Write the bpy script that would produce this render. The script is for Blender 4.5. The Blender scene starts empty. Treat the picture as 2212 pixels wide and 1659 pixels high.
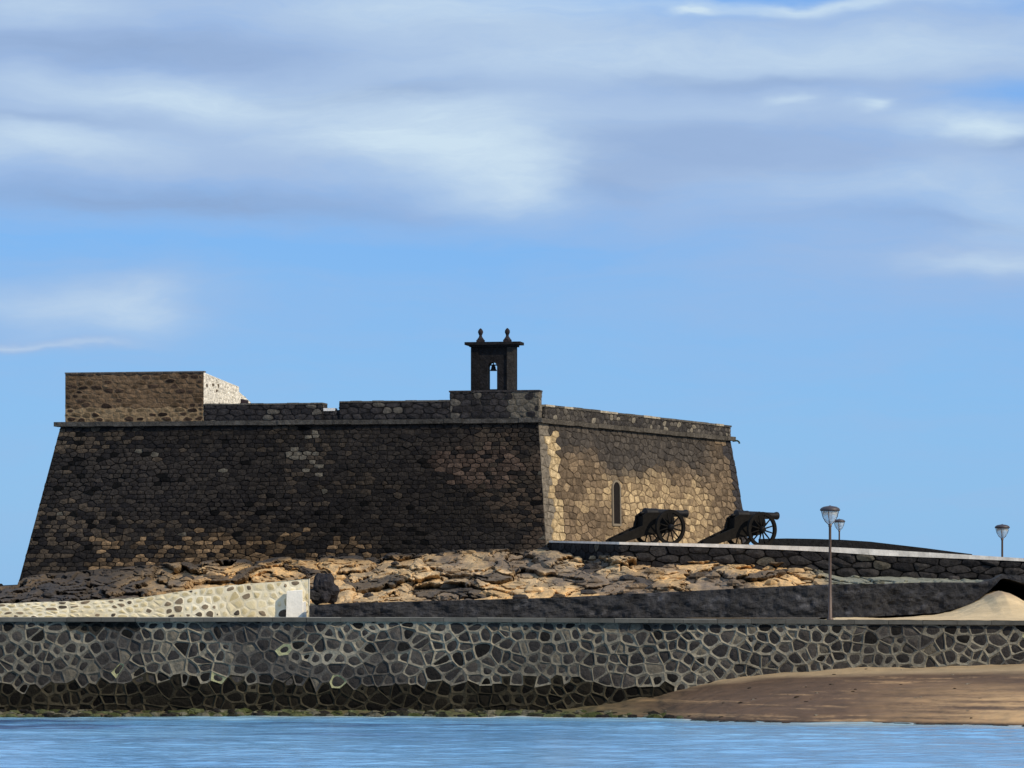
import bpy, bmesh, math, random
import numpy as np
from mathutils import Vector, noise as mn

random.seed(7)
rng = np.random.RandomState(11)
scene = bpy.context.scene
COL = scene.collection

# ------------------------------------------------------------------ camera
F = 8500.0          # focal length in pixels of a 2212 px wide picture
HZ = 1300.0         # row of the horizon in that picture
H = 3.9             # eye height above the water
cam_d = bpy.data.cameras.new('camera')
cam = bpy.data.objects.new('camera', cam_d)
COL.objects.link(cam)
cam.location = (0, 0, H)
cam.rotation_euler = (math.radians(90), 0, 0)
cam_d.sensor_width = 36
cam_d.lens = 36 * F / 2212
cam_d.shift_y = (HZ - 829.5) / 2212
cam_d.clip_start = 0.5
cam_d.clip_end = 20000
scene.camera = cam

# ------------------------------------------------------------------ light
SUN_EL = math.radians(36)
SUN_DIR = Vector((0.84, -0.54, 0)).normalized()        # towards the sun, on the ground
sd = Vector((SUN_DIR.x * math.cos(SUN_EL), SUN_DIR.y * math.cos(SUN_EL), math.sin(SUN_EL)))
sun_d = bpy.data.lights.new('sun', 'SUN')
sun_d.energy = 4.0
sun_d.angle = math.radians(0.5)
sun_d.color = (1.0, 0.86, 0.66)
sun = bpy.data.objects.new('sun', sun_d)
COL.objects.link(sun)
sun.rotation_euler = sd.to_track_quat('Z', 'Y').to_euler()
sun.location = (60, 40, 80)

scene.view_settings.view_transform = 'Standard'
scene.view_settings.look = 'None'
scene.view_settings.exposure = 0
scene.view_settings.gamma = 1

# ------------------------------------------------------------------ sky
world = bpy.data.worlds.new('World')
scene.world = world
world.use_nodes = True
nt = world.node_tree
nt.nodes.clear()
N, Lk = nt.nodes, nt.links


def wn(kind, **kw):
    n = N.new(kind)
    for k, v in kw.items():
        setattr(n, k, v)
    return n


def wmath(op, a, b=None, c=None, clamp=False):
    n = N.new('ShaderNodeMath')
    n.operation = op
    n.use_clamp = clamp
    for i, v in enumerate((a, b, c)):
        if v is None:
            continue
        if isinstance(v, (int, float)):
            n.inputs[i].default_value = v
        else:
            Lk.new(v, n.inputs[i])
    return n.outputs[0]


def wvec(op, a, b=None):
    n = N.new('ShaderNodeVectorMath')
    n.operation = op
    for i, v in enumerate((a, b)):
        if v is None:
            continue
        if isinstance(v, tuple):
            n.inputs[i].default_value = v
        else:
            Lk.new(v, n.inputs[i])
    return n


def wmix(fac, a, b, blend='MIX'):
    n = N.new('ShaderNodeMixRGB')
    n.blend_type = blend
    for i, v in enumerate((fac, a, b)):
        if isinstance(v, (int, float)):
            n.inputs[i].default_value = v
        elif isinstance(v, tuple):
            n.inputs[i].default_value = (*v, 1)
        else:
            Lk.new(v, n.inputs[i])
    return n.outputs[0]


def wramp(v, lo, hi):
    n = N.new('ShaderNodeMapRange')
    n.interpolation_type = 'SMOOTHSTEP'
    Lk.new(v, n.inputs[0])
    n.inputs[1].default_value = lo
    n.inputs[2].default_value = hi
    return n.outputs[0]


SKY_K = 0.1
tc = wn('ShaderNodeTexCoord')
sky = wn('ShaderNodeTexSky')
sky.sky_type = 'NISHITA'
sky.sun_disc = False
sky.sun_elevation = SUN_EL
sky.sun_rotation = math.atan2(SUN_DIR.x, SUN_DIR.y)
sky.altitude = 0
sky.air_density = 1.0
sky.dust_density = 0.6
sky.ozone_density = 2.5
gen = tc.outputs['Generated']
# gentle warp so cloud outlines are uneven
wp = wn('ShaderNodeTexNoise')
wp.inputs['Scale'].default_value = 1.0
wp.inputs['Detail'].default_value = 5
Lk.new(wvec('MULTIPLY', gen, (16, 16, 46)).outputs[0], wp.inputs['Vector'])
woff = wvec('MULTIPLY', wvec('SUBTRACT', wp.outputs['Color'], (0.5, 0.5, 0.5)).outputs[0], (0.075, 0.0, 0.022)).outputs[0]
pos = wvec('ADD', gen, woff).outputs[0]


def noise_at(sc, detail=6, rough=0.55, off=(0, 0, 0)):
    n = wn('ShaderNodeTexNoise')
    n.inputs['Scale'].default_value = 1
    n.inputs['Detail'].default_value = detail
    n.inputs['Roughness'].default_value = rough
    m = wvec('MULTIPLY', pos, sc)
    a = wvec('ADD', m.outputs[0], off)
    Lk.new(a.outputs[0], n.inputs['Vector'])
    return n.outputs['Fac']


def blob(px, py, rx, ry, amp):
    c = ((px - 1106) / F, 0.0, (HZ - py) / F)
    s = wvec('SUBTRACT', pos, c)
    m = wvec('MULTIPLY', s.outputs[0], (F / rx, 0.0, F / ry))
    d = wvec('DOT_PRODUCT', m.outputs[0], m.outputs[0])
    e = wmath('EXPONENT', wmath('MULTIPLY', d.outputs['Value'], -1.0))
    return wmath('MULTIPLY', e, amp)


def add_all(lst):
    r = lst[0]
    for b in lst[1:]:
        r = wmath('ADD', r, b)
    return r


zc = wn('ShaderNodeSeparateXYZ')
Lk.new(pos, zc.inputs[0])
# broad veil of cloud in the upper part of the view
veil = wramp(zc.outputs['Z'], (HZ - 560) / F, (HZ - 330) / F)
n1 = noise_at((14, 14, 75), 7, 0.55)
n2 = noise_at((26, 26, 150), 10, 0.68, (3.1, 0, 5.7))
n3 = noise_at((60, 60, 420), 10, 0.7, (1.1, 0, 2.7))
holes = add_all([blob(1500, -40, 520, 75, 1.2), blob(2260, 215, 190, 45, 0.9), blob(700, 545, 500, 40, 0.25),
                 blob(2300, 20, 160, 60, 0.5)])
vbase = wmath('MULTIPLY', veil, wmath('ADD', 0.68, wmath('MULTIPLY', n1, 0.6)))
lowc = add_all([blob(200, 660, 380, 90, 0.75), blob(2100, 550, 420, 80, 0.75), blob(60, 742, 190, 12, 0.6),
                blob(1450, 480, 500, 60, 0.25), blob(1900, 660, 600, 130, 0.30), blob(1100, 640, 700, 60, 0.12), blob(1500, 590, 300, 18, 0.14)])
grey = wmath('SUBTRACT', wmath('ADD', vbase, lowc), holes)
grey = wmath('ADD', grey, wmath('MULTIPLY', wmath('SUBTRACT', n2, 0.45), 0.8), clamp=True)
bright = add_all([blob(430, 225, 420, 42, 0.75), blob(960, 300, 330, 70, 0.85), blob(1110, 380, 170, 60, 0.6),
                  blob(60, 330, 300, 45, 0.65), blob(1000, 30, 420, 55, 0.6), blob(80, 30, 260, 55, 0.5),
                  blob(1250, 135, 480, 50, 0.55), blob(1950, 110, 420, 50, 0.5), blob(2085, 290, 130, 32, 1.0),
                  blob(1895, 238, 42, 15, 0.75), blob(1690, 228, 50, 10, 0.45), blob(1500, 36, 70, 9, 0.9),
                  blob(1800, 22, 330, 13, 0.75), blob(260, 670, 170, 50, 0.5), blob(60, 650, 200, 40, 0.25), blob(2110, 565, 160, 22, 0.5), blob(2200, 480, 160, 60, 0.3),
                  blob(1950, 400, 380, 45, 0.35), blob(1640, 250, 300, 40, 0.25), blob(60, 742, 150, 6, 0.35)])
dark = add_all([blob(280, 130, 330, 32, 0.5), blob(860, 212, 200, 26, 0.5), blob(330, 440, 480, 26, 0.6),
                blob(80, 285, 220, 12, 0.35), blob(1620, 180, 260, 22, 0.35), blob(1500, 330, 280, 50, 0.3),
                blob(2150, 325, 140, 16, 0.45), blob(1330, 400, 120, 40, 0.3), blob(2050, 480, 300, 18, 0.25)])
bright = wmath('MULTIPLY', bright, wmath('ADD', 0.15, wmath('ADD', wmath('MULTIPLY', n2, 1.3), wmath('MULTIPLY', n3, 0.4))))
bright = wmath('SUBTRACT', bright, wmath('MULTIPLY', dark, 0.35), clamp=True)
blue_t = wmix(1.0, sky.outputs[0], (0.62, 0.90, 1.13), 'MULTIPLY')
# clear marine air: deeper blue overhead, a paler blue band towards the horizon
clear = wmix(wramp(zc.outputs['Z'], 0.0, 0.17), tuple(v / SKY_K for v in (0.275, 0.54, 0.90)), tuple(v / SKY_K for v in (0.17, 0.42, 0.93)))
blue = wmix(0.80, blue_t, clear)
c_grey = tuple(v / SKY_K for v in (0.345, 0.49, 0.75))
c_dark = tuple(v / SKY_K for v in (0.26, 0.385, 0.62))
c_bri = tuple(v / SKY_K for v in (0.60, 0.75, 0.88))
c = wmix(grey, blue, c_grey)
c = wmix(wmath('MULTIPLY', dark, wmath('ADD', 0.5, wmath('MULTIPLY', n3, 1.4)), clamp=True), c, c_dark)
c = wmix(bright, c, c_bri)
bg = wn('ShaderNodeBackground')
Lk.new(c, bg.inputs[0])
bg.inputs[1].default_value = SKY_K
wo = wn('ShaderNodeOutputWorld')
Lk.new(bg.outputs[0], wo.inputs[0])


# ================================================================== helpers
def XW(px, D):
    return (px - 1106.0) * D / F


def ZW(py, D):
    return H + (HZ - py) * D / F


def P(px, py, D):
    return Vector((XW(px, D), D, ZW(py, D)))


def interp(x, xs, ys):
    return float(np.interp(x, xs, ys))


def tag(o, label, cat, group=None):
    o['label'] = label
    o['category'] = cat
    if group:
        o['group'] = group
    return o


def struct(o, kind='structure'):
    o['kind'] = kind
    return o


def thing(name, label, cat, loc=(0, 0, 0), rotz=0, group=None):
    o = bpy.data.objects.new(name, None)
    COL.objects.link(o)
    o.empty_display_size = 0.3
    o.location = loc
    o.rotation_euler = (0, 0, rotz)
    return tag(o, label, cat, group)


class MB:
    """collects polygons with a colour per face, links them as one mesh"""

    def __init__(self):
        self.v, self.f, self.c, self.m, self.s = [], [], [], [], []

    def vert(self, p):
        self.v.append((p[0], p[1], p[2]))
        return len(self.v) - 1

    def face(self, idx, col=(1, 1, 1), m=0, smooth=False):
        self.f.append(tuple(idx))
        self.c.append(col)
        self.m.append(m)
        self.s.append(smooth)

    def poly(self, pts, col=(1, 1, 1), m=0):
        self.face([self.vert(p) for p in pts], col, m)

    def hexa(self, b, t, col=(1, 1, 1), m=0):
        """b, t: four bottom and four top points, counter-clockwise seen from above"""
        i = [self.vert(p) for p in list(b) + list(t)]
        for f in ((3, 2, 1, 0), (4, 5, 6, 7), (0, 1, 5, 4), (1, 2, 6, 5), (2, 3, 7, 6), (3, 0, 4, 7)):
            self.face([i[k] for k in f], col, m)

    def box(self, x0, x1, y0, y1, z0, z1, col=(1, 1, 1), m=0):
        self.hexa([(x0, y0, z0), (x1, y0, z0), (x1, y1, z0), (x0, y1, z0)],
                  [(x0, y0, z1), (x1, y0, z1), (x1, y1, z1), (x0, y1, z1)], col, m)

    def lathe(self, prof, c=(0, 0, 0), seg=16, axis='Z', col=(1, 1, 1), m=0, close=True):
        rings = []
        for r, h in prof:
            ring = []
            for k in range(seg):
                a = 2 * math.pi * k / seg
                ca, sa = r * math.cos(a), r * math.sin(a)
                if axis == 'Z':
                    p = (c[0] + ca, c[1] + sa, c[2] + h)
                elif axis == 'X':
                    p = (c[0] + h, c[1] + ca, c[2] + sa)
                else:
                    p = (c[0] + sa, c[1] + h, c[2] + ca)
                ring.append(self.vert(p))
            rings.append(ring)
        for a, b in zip(rings, rings[1:]):
            for k in range(seg):
                k2 = (k + 1) % seg
                self.face((a[k], a[k2], b[k2], b[k]), col, m, True)
        if close:
            self.face(rings[0][::-1], col, m)
            self.face(rings[-1], col, m)

    def tube(self, pts, r, seg=8, col=(1, 1, 1), m=0):
        pts = [Vector(p) for p in pts]
        rings = []
        for i, p in enumerate(pts):
            d = (pts[min(i + 1, len(pts) - 1)] - pts[max(i - 1, 0)]).normalized()
            a = d.orthogonal().normalized() if abs(d.z) > 0.9 else d.cross(Vector((0, 0, 1))).normalized()
            b = d.cross(a).normalized()
            rr = r[i] if isinstance(r, (list, tuple)) else r
            rings.append([self.vert(p + a * rr * math.cos(2 * math.pi * k / seg) + b * rr * math.sin(2 * math.pi * k / seg)) for k in range(seg)])
        for a, b in zip(rings, rings[1:]):
            for k in range(seg):
                k2 = (k + 1) % seg
                self.face((a[k], a[k2], b[k2], b[k]), col, m, True)
        self.face(rings[0][::-1], col, m)
        self.face(rings[-1], col, m)

    def build(self, name, mats, parent=None, fix=True):
        me = bpy.data.meshes.new(name)
        me.from_pydata(self.v, [], self.f)
        if not isinstance(mats, (list, tuple)):
            mats = [mats]
        for mt in mats:
            me.materials.append(mt)
        me.polygons.foreach_set('material_index', self.m)
        me.polygons.foreach_set('use_smooth', self.s)
        at = me.color_attributes.new('Col', 'FLOAT_COLOR', 'CORNER')
        arr = []
        for f, c in zip(self.f, self.c):
            arr.extend([c[0], c[1], c[2], 1.0] * len(f))
        at.data.foreach_set('color', arr)
        if fix:
            bm = bmesh.new()
            bm.from_mesh(me)
            bmesh.ops.recalc_face_normals(bm, faces=bm.faces)
            bm.to_mesh(me)
            bm.free()
        me.update()
        o = bpy.data.objects.new(name, me)
        COL.objects.link(o)
        if parent:
            o.parent = parent
        return o


def grid_mesh(name, Pts, Cols, mat, parent=None, smooth=True):
    """Pts (n,m,3), Cols (n,m,3) vertex colours"""
    n, m = Pts.shape[:2]
    me = bpy.data.meshes.new(name)
    idx = np.arange(n * m).reshape(n, m)
    q = np.stack([idx[:-1, :-1], idx[1:, :-1], idx[1:, 1:], idx[:-1, 1:]], -1).reshape(-1, 4)
    me.from_pydata(Pts.reshape(-1, 3).tolist(), [], q.tolist())
    at = me.color_attributes.new('Col', 'FLOAT_COLOR', 'POINT')
    cc = np.ones((n * m, 4))
    cc[:, :3] = Cols.reshape(-1, 3)
    at.data.foreach_set('color', cc.ravel())
    me.materials.append(mat)
    me.polygons.foreach_set('use_smooth', [smooth] * len(me.polygons))
    me.update()
    o = bpy.data.objects.new(name, me)
    COL.objects.link(o)
    if parent:
        o.parent = parent
    return o


# ---- numpy noise
def _hash(ix, iy, seed):
    h = (ix.astype(np.int64) * 374761393 + iy.astype(np.int64) * 668265263 + seed * 982451653) & 0x7fffffff
    h = ((h ^ (h >> 13)) * 1274126177) & 0x7fffffff
    h = (h ^ (h >> 16)) & 0xffff
    return h / 65535.0


def vnoise(x, y, seed=0):
    x = np.asarray(x, float)
    y = np.asarray(y, float)
    ix, iy = np.floor(x), np.floor(y)
    fx, fy = x - ix, y - iy
    fx, fy = fx * fx * (3 - 2 * fx), fy * fy * (3 - 2 * fy)
    a, b = _hash(ix, iy, seed), _hash(ix + 1, iy, seed)
    c_, d = _hash(ix, iy + 1, seed), _hash(ix + 1, iy + 1, seed)
    return (a * (1 - fx) + b * fx) * (1 - fy) + (c_ * (1 - fx) + d * fx) * fy


def fbm(x, y, seed=0, o=5, g=0.5):
    s, a, t = 0, 1.0, 0
    for k in range(o):
        s = s + a * vnoise(np.asarray(x) * 2 ** k + 17.3 * k, np.asarray(y) * 2 ** k - 9.1 * k, seed + k)
        t += a
        a *= g
    return s / t


def cells(x, y, seed=0):
    """F1, F2, id (random 0..1), second random"""
    ix, iy = np.floor(x), np.floor(y)
    f1 = np.full(x.shape, 9.0)
    f2 = np.full(x.shape, 9.0)
    cid = np.zeros(x.shape)
    cid2 = np.zeros(x.shape)
    for dx in (-1, 0, 1):
        for dy in (-1, 0, 1):
            jx = ix + dx + _hash(ix + dx, iy + dy, seed)
            jy = iy + dy + _hash(ix + dx, iy + dy, seed + 51)
            d = np.hypot(x - jx, y - jy)
            nid = _hash(ix + dx, iy + dy, seed + 77)
            nid2 = _hash(ix + dx, iy + dy, seed + 99)
            closer = d < f1
            f2 = np.where(closer, f1, np.minimum(f2, d))
            cid = np.where(closer, nid, cid)
            cid2 = np.where(closer, nid2, cid2)
            f1 = np.where(closer, d, f1)
    return f1, f2, cid, cid2


# ------------------------------------------------------------------ materials
def material(name, attr=True, base=(1, 1, 1), rough=0.9, n_scale=6.0, n_amt=0.35, bump=0.3, bump_scale=12.0,
             bdist=0.05, metallic=0.0, spec=0.3, stain=None, stain_scale=0.4, stain_amt=0.0, squash=(1, 1, 1)):
    m = bpy.data.materials.new(name)
    m.use_nodes = True
    t = m.node_tree
    b = t.nodes['Principled BSDF']
    tcn = t.nodes.new('ShaderNodeTexCoord')
    mp = t.nodes.new('ShaderNodeMapping')
    mp.inputs['Scale'].default_value = squash
    t.links.new(tcn.outputs['Object'], mp.inputs[0])
    nz = t.nodes.new('ShaderNodeTexNoise')
    nz.inputs['Scale'].default_value = n_scale
    nz.inputs['Detail'].default_value = 8
    nz.inputs['Roughness'].default_value = 0.65
    t.links.new(mp.outputs[0], nz.inputs['Vector'])
    mr = t.nodes.new('ShaderNodeMapRange')
    mr.inputs[1].default_value = 0.25
    mr.inputs[2].default_value = 0.75
    mr.inputs[3].default_value = 1 - n_amt
    mr.inputs[4].default_value = 1 + n_amt
    t.links.new(nz.outputs['Fac'], mr.inputs[0])
    mul = t.nodes.new('ShaderNodeMixRGB')
    mul.blend_type = 'MULTIPLY'
    mul.inputs[0].default_value = 1
    if attr:
        at = t.nodes.new('ShaderNodeVertexColor')
        at.layer_name = 'Col'
        t.links.new(at.outputs[0], mul.inputs[1])
    else:
        mul.inputs[1].default_value = (*base, 1)
    t.links.new(mr.outputs[0], mul.inputs[2])
    out = mul.outputs[0]
    if stain:
        n2_ = t.nodes.new('ShaderNodeTexNoise')
        n2_.inputs['Scale'].default_value = stain_scale
        n2_.inputs['Detail'].default_value = 6
        n2_.inputs['Roughness'].default_value = 0.6
        t.links.new(mp.outputs[0], n2_.inputs['Vector'])
        m2 = t.nodes.new('ShaderNodeMapRange')
        m2.inputs[1].default_value = 0.45
        m2.inputs[2].default_value = 0.65
        m2.inputs[4].default_value = stain_amt
        t.links.new(n2_.outputs['Fac'], m2.inputs[0])
        mx = t.nodes.new('ShaderNodeMixRGB')
        t.links.new(m2.outputs[0], mx.inputs[0])
        t.links.new(out, mx.inputs[1])
        mx.inputs[2].default_value = (*stain, 1)
        out = mx.outputs[0]
    t.links.new(out, b.inputs['Base Color'])
    b.inputs['Roughness'].default_value = rough
    b.inputs['Metallic'].default_value = metallic
    b.inputs['Specular IOR Level'].default_value = spec
    if bump:
        nb = t.nodes.new('ShaderNodeTexNoise')
        nb.inputs['Scale'].default_value = bump_scale
        nb.inputs['Detail'].default_value = 10
        nb.inputs['Roughness'].default_value = 0.7
        t.links.new(mp.outputs[0], nb.inputs['Vector'])
        bp = t.nodes.new('ShaderNodeBump')
        bp.inputs['Strength'].default_value = bump
        bp.inputs['Distance'].default_value = bdist
        t.links.new(nb.outputs['Fac'], bp.inputs['Height'])
        t.links.new(bp.outputs[0], b.inputs['Normal'])
    return m


M = {}
M['stone'] = material('rough_stone', n_scale=5, n_amt=0.6, bump=1.0, bump_scale=7, bdist=0.15, spec=0.08)
M['wallstone'] = material('sea_wall_stone', n_scale=7, n_amt=0.4, bump=0.7, bump_scale=9, bdist=0.10, spec=0.10)
M['plaster'] = material('weathered_plaster', n_scale=3, n_amt=0.12, bump=0.35, bump_scale=6, bdist=0.06)
M['basalt'] = material('black_basalt_wall', n_scale=4, n_amt=0.55, bump=1.0, bump_scale=5, bdist=0.15,
                       stain=(0.055, 0.055, 0.058), stain_scale=0.9, stain_amt=0.5, spec=0.1)
M['rock'] = material('sandstone_rock', n_scale=2.5, n_amt=0.35, bump=0.9, bump_scale=3.5, bdist=0.2)
M['sand'] = material('beach_sand', n_scale=2.2, n_amt=0.22, bump=0.6, bump_scale=3.0, bdist=0.1, squash=(0.5, 1, 3), rough=0.85)
M['concrete'] = material('pale_concrete', n_scale=3, n_amt=0.3, bump=0.3, bump_scale=8)
M['iron'] = material('black_iron', attr=False, base=(0.006, 0.006, 0.007), rough=0.6, n_scale=12, n_amt=0.4, bump=0.2, spec=0.2)
M['oldwood'] = material('black_painted_wood', attr=False, base=(0.008, 0.007, 0.006), rough=0.85, n_scale=9, n_amt=0.5, bump=0.3, spec=0.12)
M['lampmetal'] = material('brown_lamp_metal', attr=False, base=(0.10, 0.062, 0.042), rough=0.5, n_scale=15, n_amt=0.3, bump=0.1, spec=0.5)
M['lampcap'] = material('dark_lamp_cap', attr=False, base=(0.05, 0.04, 0.045), rough=0.5, n_scale=15, n_amt=0.3, bump=0.1, spec=0.5)
M['void'] = material('dark_opening', attr=False, base=(0.012, 0.010, 0.009), rough=1.0, n_scale=4, n_amt=0.3, bump=0.2, spec=0.1)

mg = bpy.data.materials.new('lamp_glass')
mg.use_nodes = True
t = mg.node_tree
b = t.nodes['Principled BSDF']
b.inputs['Base Color'].default_value = (0.90, 0.95, 0.98, 1)
b.inputs['Roughness'].default_value = 0.3
b.inputs['IOR'].default_value = 1.03
b.inputs['Transmission Weight'].default_value = 0.8
M['glass'] = mg

# water
mw = bpy.data.materials.new('sea_water')
mw.use_nodes = True
t = mw.node_tree
b = t.nodes['Principled BSDF']
b.inputs['Base Color'].default_value = (0.03, 0.13, 0.26, 1)
b.inputs['Roughness'].default_value = 0.12
b.inputs['IOR'].default_value = 1.33
tcn = t.nodes.new('ShaderNodeTexCoord')


def wat_noise(scale, sq, det=4, rough=0.55):
    mp = t.nodes.new('ShaderNodeMapping')
    mp.inputs['Scale'].default_value = sq
    t.links.new(tcn.outputs['Object'], mp.inputs[0])
    n = t.nodes.new('ShaderNodeTexNoise')
    n.inputs['Scale'].default_value = scale
    n.inputs['Detail'].default_value = det
    n.inputs['Roughness'].default_value = rough
    t.links.new(mp.outputs[0], n.inputs['Vector'])
    return n.outputs['Fac']


na = wat_noise(1.6, (0.6, 1, 1), 6, 0.6)
nb_ = wat_noise(0.22, (0.5, 0.22, 1), 3)
bp = t.nodes.new('ShaderNodeBump')
bp.inputs['Strength'].default_value = 0.9
bp.inputs['Distance'].default_value = 0.07
t.links.new(na, bp.inputs['Height'])
t.links.new(bp.outputs[0], b.inputs['Normal'])
mr = t.nodes.new('ShaderNodeMapRange')
mr.inputs[1].default_value = 0.35
mr.inputs[2].default_value = 0.7
t.links.new(nb_, mr.inputs[0])
mx = t.nodes.new('ShaderNodeMixRGB')
mx.inputs[1].default_value = (0.14, 0.38, 0.66, 1)
mx.inputs[2].default_value = (0.22, 0.50, 0.78, 1)
t.links.new(mr.outputs[0], mx.inputs[0])
# red = shallow water over pale sand, green = dark ripples painted for the wall's reflection, blue = foam of the lapping edge
vc = t.nodes.new('ShaderNodeVertexColor')
vc.layer_name = 'Col'
sp = t.nodes.new('ShaderNodeSeparateColor')
t.links.new(vc.outputs[0], sp.inputs[0])
prev = mx.outputs[0]
for ch, cc_ in ((1, (0.05, 0.13, 0.30)), (0, (0.36, 0.58, 0.66)), (2, (0.85, 0.88, 0.88))):
    m3 = t.nodes.new('ShaderNodeMixRGB')
    t.links.new(sp.outputs[ch], m3.inputs[0])
    t.links.new(prev, m3.inputs[1])
    m3.inputs[2].default_value = (*cc_, 1)
    prev = m3.outputs[0]
t.links.new(prev, b.inputs['Base Color'])
M['water'] = mw


# ------------------------------------------------------------------ stone-by-stone wall surfaces
def clip(poly, a, b, c):
    """keep a*x+b*y<=c"""
    out = []
    n = len(poly)
    for i in range(n):
        p, q = poly[i], poly[(i + 1) % n]
        dp, dq = a * p[0] + b * p[1] - c, a * q[0] + b * q[1] - c
        if dp <= 0:
            out.append(p)
        if (dp < 0) != (dq < 0) and abs(dp - dq) > 1e-12:
            s = dp / (dp - dq)
            if 0 < s < 1:
                out.append((p[0] + (q[0] - p[0]) * s, p[1] + (q[1] - p[1]) * s))
    return out


def voronoi(U, V, su, sv, jit=0.8, stagger=False, seed=0, jv=None, drop=0.0):
    """cells covering [0,U]x[0,V]"""
    r = random.Random(seed)
    jv = jit if jv is None else jv
    nu, nv = int(U / su) + 3, int(V / sv) + 3
    pts = {}
    for j in range(-2, nv + 2):
        for i in range(-2, nu + 2):
            sh = 0.5 * (j % 2) if stagger else 0
            pts[i, j] = ((i + sh + 0.5 + (r.random() - .5) * jit) * su, (j + 0.5 + (r.random() - .5) * jv) * sv)
    for key in list(pts):
        if r.random() < drop and (key[0] + 2 * key[1]) % 3:
            del pts[key]
    out = []
    k = su / sv
    for (i, j), p in pts.items():
        if not (-su < p[0] < U + su and -sv < p[1] < V + sv):
            continue
        poly = [(max(0, p[0] - 3 * su), max(0, p[1] - 3 * sv)), (min(U, p[0] + 3 * su), max(0, p[1] - 3 * sv)),
                (min(U, p[0] + 3 * su), min(V, p[1] + 3 * sv)), (max(0, p[0] - 3 * su), min(V, p[1] + 3 * sv))]
        for dj in (-2, -1, 0, 1, 2):
            for di in (-2, -1, 0, 1, 2):
                if not (di or dj) or (i + di, j + dj) not in pts:
                    continue
                q = pts[i + di, j + dj]
                a, b_ = q[0] - p[0], (q[1] - p[1]) * k * k      # metric squeezed so stones lie flat
                mid = ((p[0] + q[0]) / 2, (p[1] + q[1]) / 2)
                poly = clip(poly, a, b_, a * mid[0] + b_ * mid[1])
                if len(poly) < 3:
                    break
            if len(poly) < 3:
                break
        if len(poly) >= 3:
            cl = []
            for q in poly:
                if not cl or math.hypot(q[0] - cl[-1][0], q[1] - cl[-1][1]) > 0.01:
                    cl.append(q)
            if len(cl) > 2 and math.hypot(cl[0][0] - cl[-1][0], cl[0][1] - cl[-1][1]) <= 0.01:
                cl.pop()
            if len(cl) >= 3:
                out.append(cl)
    return out


def stone_skin(mb, cl, mapf, gap, relief, colf, mortf, round_it=True, seed=0, bulge=0.03, relf=None):
    """mapf(u,v,h)->point. Each cell: a ring of mortar and a raised (or sunk) stone."""
    r = random.Random(seed)
    for poly in cl:
        cx = sum(p[0] for p in poly) / len(poly)
        cy = sum(p[1] for p in poly) / len(poly)
        rad = sum(math.hypot(p[0] - cx, p[1] - cy) for p in poly) / len(poly)
        cr = r.random()
        sc = colf(cx, cy, cr, rad)
        mc = mortf(cx, cy, r.random())
        g = gap(cx, cy, r.random()) if callable(gap) else gap * r.uniform(0.6, 1.5)
        rl = relf(cx, cy, cr) if relf else relief * r.uniform(0.4, 1.5)
        s = max(0.15, 1 - g / max(rad, 0.02))
        outer, inner = [], []
        n = len(poly)
        for i in range(n):
            a, b_ = poly[i], poly[(i + 1) % n]
            if round_it:
                outer += [(a[0] * .75 + b_[0] * .25, a[1] * .75 + b_[1] * .25, 1), (a[0] * .25 + b_[0] * .75, a[1] * .25 + b_[1] * .75, 1)]
            else:
                outer.append((a[0], a[1], 1))
        if round_it:
            # true outline keeps its corners; the stone itself has rounded ones
            ov = []
            for i in range(n):
                a, b_ = poly[i], poly[(i + 1) % n]
                ov.append(a)
            oi = [mb.vert(mapf(p[0], p[1], 0)) for p in ov]
            ii = [mb.vert(mapf(cx + (p[0] - cx) * s, cy + (p[1] - cy) * s, rl)) for p in outer]
            m2_ = len(outer)
            for i in range(n):
                # corner i of the cell sits between inner points 2i-1 and 2i
                p0, p1 = ii[(2 * i) % m2_], ii[(2 * i + 1) % m2_]
                q = ii[(2 * i - 1) % m2_]
                mb.face((oi[i], p0, q), mc)
                mb.face((oi[i], oi[(i + 1) % n], p1, p0), mc)
        else:
            oi = [mb.vert(mapf(p[0], p[1], 0)) for p in outer]
            ii = [mb.vert(mapf(cx + (p[0] - cx) * s, cy + (p[1] - cy) * s, rl)) for p in outer]
            for i in range(n):
                j = (i + 1) % n
                mb.face((oi[i], oi[j], ii[j], ii[i]), mc)
        ce = mb.vert(mapf(cx + r.uniform(-.2, .2) * rad, cy + r.uniform(-.2, .2) * rad, rl + bulge * r.uniform(0.2, 1.5)))
        for i in range(len(ii)):
            k = r.uniform(0.92, 1.08)
            mb.face((ii[i], ii[(i + 1) % len(ii)], ce), (sc[0] * k, sc[1] * k, sc[2] * k))


def quad_map(b0, b1, t0, t1, U, V):
    """bilinear map of a quad (bottom b0-b1, top t0-t1) with outward normal"""
    b0, b1, t0, t1 = map(Vector, (b0, b1, t0, t1))
    nrm = (b1 - b0).cross(t0 - b0).normalized()

    def f(u, v, h):
        a, c_ = u / U, v / V
        p = (b0 * (1 - a) + b1 * a) * (1 - c_) + (t0 * (1 - a) + t1 * a) * c_
        return p + nrm * h
    return f


def lerp3(a, b_, s):
    s = max(0, min(1, s))
    return tuple(a[i] + (b_[i] - a[i]) * s for i in range(3))


def mulc(a, k):
    return (a[0] * k, a[1] * k, a[2] * k)


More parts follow.
